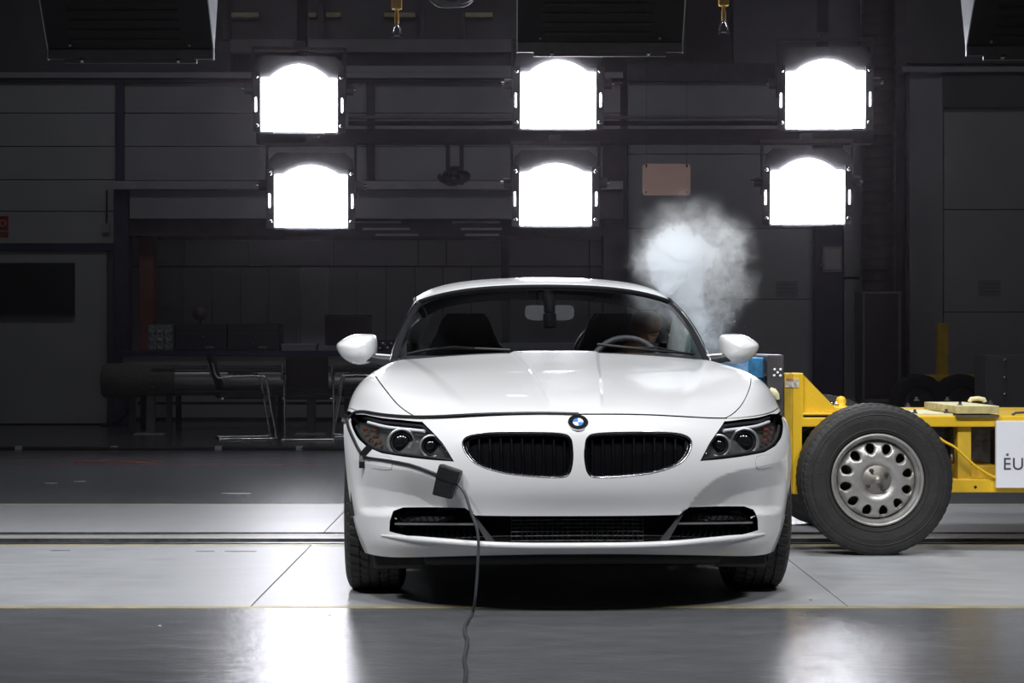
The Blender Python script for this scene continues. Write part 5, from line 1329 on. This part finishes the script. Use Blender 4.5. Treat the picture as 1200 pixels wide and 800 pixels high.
# long metal tube with a cloth-wrapped flared end, on stands
YT = 13.62; sT = Sc(YT); zc = Wp(0, 446, YT).z
tu = empty('metal_tube', (Wp(270, 0, YT).x, YT, 0), 0, 'long horizontal metal air tube with a cloth wrapped flared end', 'duct')
xa = Wp(180, 0, YT).x-tu.location.x; xb = Wp(445, 0, YT).x-tu.location.x; xe = Wp(121, 0, YT).x-tu.location.x
MB().lathe([(0.155, xa-0.1), (0.16, xa+0.4), (0.16, xb)], 32, (0, 0, zc), 'x').build('tube', mat('tube_steel', (0.30, 0.30, 0.31), 0.35, 0.9, 0.1, 5), tu)
for dz in (0.13, -0.09): MB().tube([(xa, -0.13, zc+dz), (xb, -0.13, zc+dz)], 0.012, 6).build('tube_seam', darkst, tu)
vs = []; n = 28
pr = [(xe, 0.165), (xe+0.02, 0.185), (xe+0.25, 0.19), (xe+0.42, 0.165), (xa, 0.16), (xa+0.25, 0.163)]
for (x, r_) in pr:
    for kk in range(n):
        a = 2*math.pi*kk/n; rr = r_*(1+0.025*math.sin(5*a+x*9)+0.02*math.sin(9*a+x*17)); vs.append((x, rr*math.cos(a), zc+rr*math.sin(a)))
MB().add(vs, [(i*n+kk, i*n+(kk+1) % n, (i+1)*n+(kk+1) % n, (i+1)*n+kk) for i in range(len(pr)-1) for kk in range(n)]+[tuple(range(n))], True).build('cloth_sleeve', mat('dark_cloth', (0.10, 0.10, 0.095), 0.85, 0, 0.2, 25, 0.3, 50), tu)
for x in (Wp(177, 0, YT).x-tu.location.x, Wp(365, 0, YT).x-tu.location.x):
    MB().b2((x-0.045, -0.04, 0.015), (x+0.045, 0.04, zc-0.16), 0.004).build('stand', mat('stand_grey', (0.14, 0.14, 0.14), 0.5, 0.4, 0.1, 8), tu)
    MB().b2((x-0.16, -0.14, 0), (x+0.16, 0.14, 0.015), 0.003).build('stand_foot', lightst, tu)
# cantilever visitor chairs
crm = mat('chair_chrome', (0.75, 0.75, 0.77), 0.14, 1, 0.03, 10); clo = mat('chair_cloth', (0.025, 0.023, 0.028), 0.85, 0, 0.2, 40, 0.2, 150)
def make_chair():
    o = empty('visitor_chair', (0, 0, 0)); 
    MB().box((0, 0, 0.44), (0.46, 0.46, 0.06), None, 0.025).build('seat', clo, o)
    rows = []
    for i, z in enumerate(np.linspace(0.50, 0.86, 8)): rows.append([(x*0.21, 0.20+0.30*(z-0.5)-0.03*x*x, z) for x in np.linspace(-1, 1, 9)])
    R = np.array(rows); fr_ = R.reshape(-1, 3); bk = fr_+np.array([0, 0.035, 0]); n = 9
    fs = [(j*n+i, j*n+i+1, (j+1)*n+i+1, (j+1)*n+i) for j in range(7) for i in range(8)]; N = len(fr_)
    edge = [i for i in range(n)]+[j*n+n-1 for j in range(1, 8)]+[7*n+i for i in range(n-2, -1, -1)]+[j*n for j in range(6, 0, -1)]
    MB().add([tuple(p) for p in fr_]+[tuple(p) for p in bk], fs+[tuple(N+i for i in f[::-1]) for f in fs]+[(edge[i], edge[(i+1) % len(edge)], N+edge[(i+1) % len(edge)], N+edge[i]) for i in range(len(edge))], True).build('backrest', clo, o)
    for sd in (-1, 1):
        P = [(sd*0.24, 0.30, 0.78), (sd*0.25, 0.25, 0.63), (sd*0.25, 0.10, 0.645), (sd*0.25, -0.18, 0.645), (sd*0.25, -0.24, 0.60), (sd*0.25, -0.29, 0.30), (sd*0.25, -0.335, 0.05), (sd*0.25, -0.30, 0.014), (sd*0.25, 0.22, 0.014)]
        MB().tube(smoothpts(P, 4), 0.0125, 8).build('frame', crm, o)
        MB().box((sd*0.25, -0.03, 0.665), (0.04, 0.26, 0.025), None, 0.01).build('armrest', blackp, o)
        MB().tube([(sd*0.25, 0.2, 0.42), (sd*0.2, 0.2, 0.42)], 0.012, 6).build('seat_bracket', crm, o)
        MB().tube([(sd*0.25, -0.265, 0.42), (sd*0.2, -0.2, 0.42)], 0.012, 6).build('seat_bracket', crm, o)
    MB().tube([(-0.25, 0.22, 0.014), (0.25, 0.22, 0.014)], 0.0125, 8).build('floor_bar', crm, o)
    return o
ch = make_chair(); tag(ch, 'black cantilever chair with chrome frame seen from the side near the tube', 'chair', 'visitor chairs by the workbench')
ch.location = Wp(281, 0, 12.7).x, 12.7, 0; ch.rotation_euler = (0, 0, math.radians(104))
c2 = copy_tree(ch); c2['label'] = 'black cantilever chair seen from behind, pushed up to the workbench'
c2.location = Wp(361, 0, 12.5).x, 12.5, 0; c2.rotation_euler = (0, 0, math.radians(180+4))
c3 = copy_tree(ch); c3['label'] = 'black cantilever chair with chrome legs half hidden behind the car fender'
c3.location = Wp(428, 0, 13.14).x, 13.14, 0; c3.rotation_euler = (0, 0, math.radians(-83))
# black hose on the floor with clips, and an upright microphone by the wall
fy = floor_y(527); hs = empty('floor_cable', (Wp(190, 0, fy).x, fy, 0), 0, 'black cable run lying across the floor, held by pale clips', 'cable')
MB().tube(smoothpts([(x, 0.02*math.sin(x*3.1), 0.014) for x in np.linspace(-6, 3.2, 30)], 2), 0.017, 8).build('cable', rubber, hs)
for px in (22, 134, 256, 351): x = Wp(px, 0, fy).x-hs.location.x; MB().b2((x-0.03, -0.03, 0), (x+0.03, 0.03, 0.036), 0.005).build('clip', wallg, hs)
mc = Wp(137, 497, BK-0.4); mcr = empty('floor_microphone', (mc.x, BK-0.4, 0), 0, 'small black ball-headed microphone standing by the foot of the blue column', 'microphone')
MB().tube([(-0.12, 0, 0.02), (0.0, 0, 0.04), (0.07, 0, 0.10), (0.14, 0, 0.19)], 0.015, 6).build('stem', blackp, mcr)
MB().lathe([(0.0005+0.05*math.sin(a), 0.19-0.05*math.cos(a)) for a in np.linspace(0, math.pi, 9)], 14, (0.14, 0, 0.02), 'z').build('ball', blackp, mcr)
MB().b2((-0.18, -0.06, 0), (-0.06, 0.06, 0.02), 0.003).build('foot', blackp, mcr)

# ================================================================== RIGHT REAR: parked yellow handling truck, grey cabinet
pt = empty('parked_truck', (Wp(1110, 0, 14.2).x, 14.2, 0), 0, 'small yellow parked handling truck with two black tyres in the dark behind the trolley', 'truck'); s = Sc(14.2)
MB().b2((-0.055, 0.2, 0.3), (0.06, 0.32, Wp(0, 378, 14.2).z), 0.006).build('mast', yel2, pt)
MB().b2((-0.22, 0.15, 0.32), (0.45, 0.75, 0.62), 0.03).build('chassis', yel2, pt)
for px in (1076, 1126):
    x = Wp(px, 0, 14.2).x-pt.location.x; t = MB(); tyre(t, 0.31, 0.18, 60, 5, 'y', 0.01, 0.16); o = t.build('wheel', rubber, pt); o.location = (x, 0.02, 0.325)
    MB().lathe([(0.0005, -0.05), (0.10, -0.05), (0.16, -0.07), (0.165, 0.0)], 24, (0, 0, 0), 'y').build('rim', darkst, o)
MB().tube([(-0.33, 0.1, 0.325), (0.2, 0.1, 0.325)], 0.04, 8).build('axle', darkst, pt)
gc = empty('steel_cabinet', (Wp(1200, 0, 13.6).x, 13.6, 0), 0, 'grey steel cabinet with a row of bolts at the right edge of the picture', 'cabinet')
xa = Wp(1155, 0, 13.6).x-gc.location.x; zt2 = Wp(0, 416, 13.6).z
MB().b2((xa, 0, 0.02), (xa+1.0, 0.5, zt2), 0.008).build('body', wallg2, gc); MB().b2((xa+0.02, -0.012, 0.04), (xa+0.5, 0.0, zt2-0.02), 0.004).build('door', wallg2, gc); MB().b2((xa+0.505, -0.012, 0.04), (xa+0.98, 0.0, zt2-0.02), 0.004).build('door', wallg2, gc)
for z in (zt2-0.06, zt2-0.24, zt2-0.42): MB().lathe([(0.0005, -0.035), (0.018, -0.033), (0.022, -0.01)], 10, (xa+0.20, -0.01, z), 'y').build('bolt', chrome, gc)
MB().b2((xa+0.03, 0.03, 0), (xa+0.97, 0.47, 0.02)).build('plinth', darkst, gc)

# ================================================================== SMOKE AND GLASS SPLINTERS
sm = bpy.data.materials.new('smoke'); sm.use_nodes = True; nt = sm.node_tree; nt.nodes.clear()
out = nt.nodes.new('ShaderNodeOutputMaterial'); pv = nt.nodes.new('ShaderNodeVolumePrincipled'); nt.links.new(pv.outputs[0], out.inputs['Volume'])
pv.inputs['Color'].default_value = (0.96, 0.98, 1.0, 1); pv.inputs['Anisotropy'].default_value = 0.05
tc = nt.nodes.new('ShaderNodeTexCoord')
nz = nt.nodes.new('ShaderNodeTexNoise'); nz.inputs['Scale'].default_value = 11; nz.inputs['Detail'].default_value = 7; nz.inputs['Roughness'].default_value = 0.6; nz.inputs['Distortion'].default_value = 0.3
nt.links.new(tc.outputs['Object'], nz.inputs['Vector'])
wn = nt.nodes.new('ShaderNodeVectorMath'); wn.operation = 'MULTIPLY_ADD'
nt.links.new(nz.outputs['Color'], wn.inputs[0]); wn.inputs[1].default_value = (0.26, 0.26, 0.26)
sb2 = nt.nodes.new('ShaderNodeVectorMath'); sb2.operation = 'ADD'; sb2.inputs[1].default_value = (-0.13, -0.13, -0.13); nt.links.new(tc.outputs['Object'], sb2.inputs[0]); nt.links.new(sb2.outputs[0], wn.inputs[2])
def M_(op, a, b_=None, c_=None):
    n_ = nt.nodes.new('ShaderNodeMath'); n_.operation = op
    for i, v in enumerate((a, b_, c_)):
        if v is None: continue
        if isinstance(v, (int, float)): n_.inputs[i].default_value = v
        else: nt.links.new(v, n_.inputs[i])
    return n_.outputs[0]
SMO = Wp(806, 330, 2.62)
total = None
for (px, py, dy, r_, st) in SMOKE_BLOBS:
    c = Wp(px, py, 2.62+dy)-SMO
    d = nt.nodes.new('ShaderNodeVectorMath'); d.operation = 'DISTANCE'; d.inputs[1].default_value = tuple(c); nt.links.new(wn.outputs[0], d.inputs[0])
    f = nt.nodes.new('ShaderNodeMapRange'); f.interpolation_type = 'SMOOTHSTEP'; f.inputs['From Min'].default_value = r_; f.inputs['From Max'].default_value = r_*0.35; f.inputs['To Min'].default_value = 0; f.inputs['To Max'].default_value = st
    nt.links.new(d.outputs['Value'], f.inputs['Value'])
    total = f.outputs[0] if total is None else M_('ADD', total, f.outputs[0])
nz2 = nt.nodes.new('ShaderNodeTexNoise'); nz2.inputs['Scale'].default_value = 24; nz2.inputs['Detail'].default_value = 8; nt.links.new(wn.outputs[0], nz2.inputs['Vector'])
md = nt.nodes.new('ShaderNodeMapRange'); md.inputs['From Min'].default_value = 0.40; md.inputs['From Max'].default_value = 0.60; nt.links.new(nz2.outputs['Fac'], md.inputs['Value'])
md.inputs['To Min'].default_value = 0.04; md.inputs['To Max'].default_value = 1.0
nt.links.new(M_('MULTIPLY', total, md.outputs[0]), pv.inputs['Density'])
# domain: lumpy plume-shaped hull
bm = bmesh.new(); bmesh.ops.create_icosphere(bm, subdivisions=4, radius=1.0)
for v in bm.verts:
    t = (v.co.z+1)/2; wdt = 0.22+0.22*min(1, t*1.7)
    v.co = Vector((v.co.x*wdt, v.co.y*wdt*0.85, v.co.z*0.54-0.02))
me = bpy.data.meshes.new('smoke_cloud'); bm.to_mesh(me); bm.free(); me.materials.append(sm)
so = bpy.data.objects.new('smoke_cloud', me); COL.objects.link(so); so.location = SMO
tag(so, 'billowing white smoke cloud rising from the driver side window of the car', 'smoke', None, 'stuff')
gsm = mat('glass_splinter', (0.75, 0.85, 0.88), 0.1, 0, 0.1, 10)
b = MB()
for i in range(70):
    px = random.gauss(835, 26); py = random.uniform(300, 405); y = random.uniform(2.3, 2.9); c = Wp(px, py, y); r_ = random.uniform(0.0015, 0.004)
    vs = [c+Vector((random.uniform(-1, 1), random.uniform(-1, 1), random.uniform(-1, 1)))*r_ for _ in range(4)]
    b.add(vs, [(0, 1, 2), (0, 2, 3), (0, 3, 1), (1, 3, 2)])
tag(b.build('glass_splinters', gsm), 'tiny glass splinters flying around the smoke beside the right mirror', 'glass', None, 'stuff')

# ================================================================== added thin volume standing in for the lens glow of the floodlights
hz = bpy.data.materials.new('lens_glow_veil'); hz.use_nodes = True; nt = hz.node_tree; nt.nodes.clear()
out = nt.nodes.new('ShaderNodeOutputMaterial'); vs_ = nt.nodes.new('ShaderNodeVolumeScatter'); nt.links.new(vs_.outputs[0], out.inputs['Volume'])
vs_.inputs['Color'].default_value = (1.0, 0.86, 0.98, 1); vs_.inputs['Density'].default_value = LENS_GLOW; vs_.inputs['Anisotropy'].default_value = 0.6
hb = MB().b2((XL+0.05, 5.2, 0.05), (XR-0.05, BK-0.6, ZC-0.05)).build('lens_glow', hz)
tag(hb, 'added thin veil standing in for the lens glow around the floodlights', 'lens_glow', None, 'stuff')
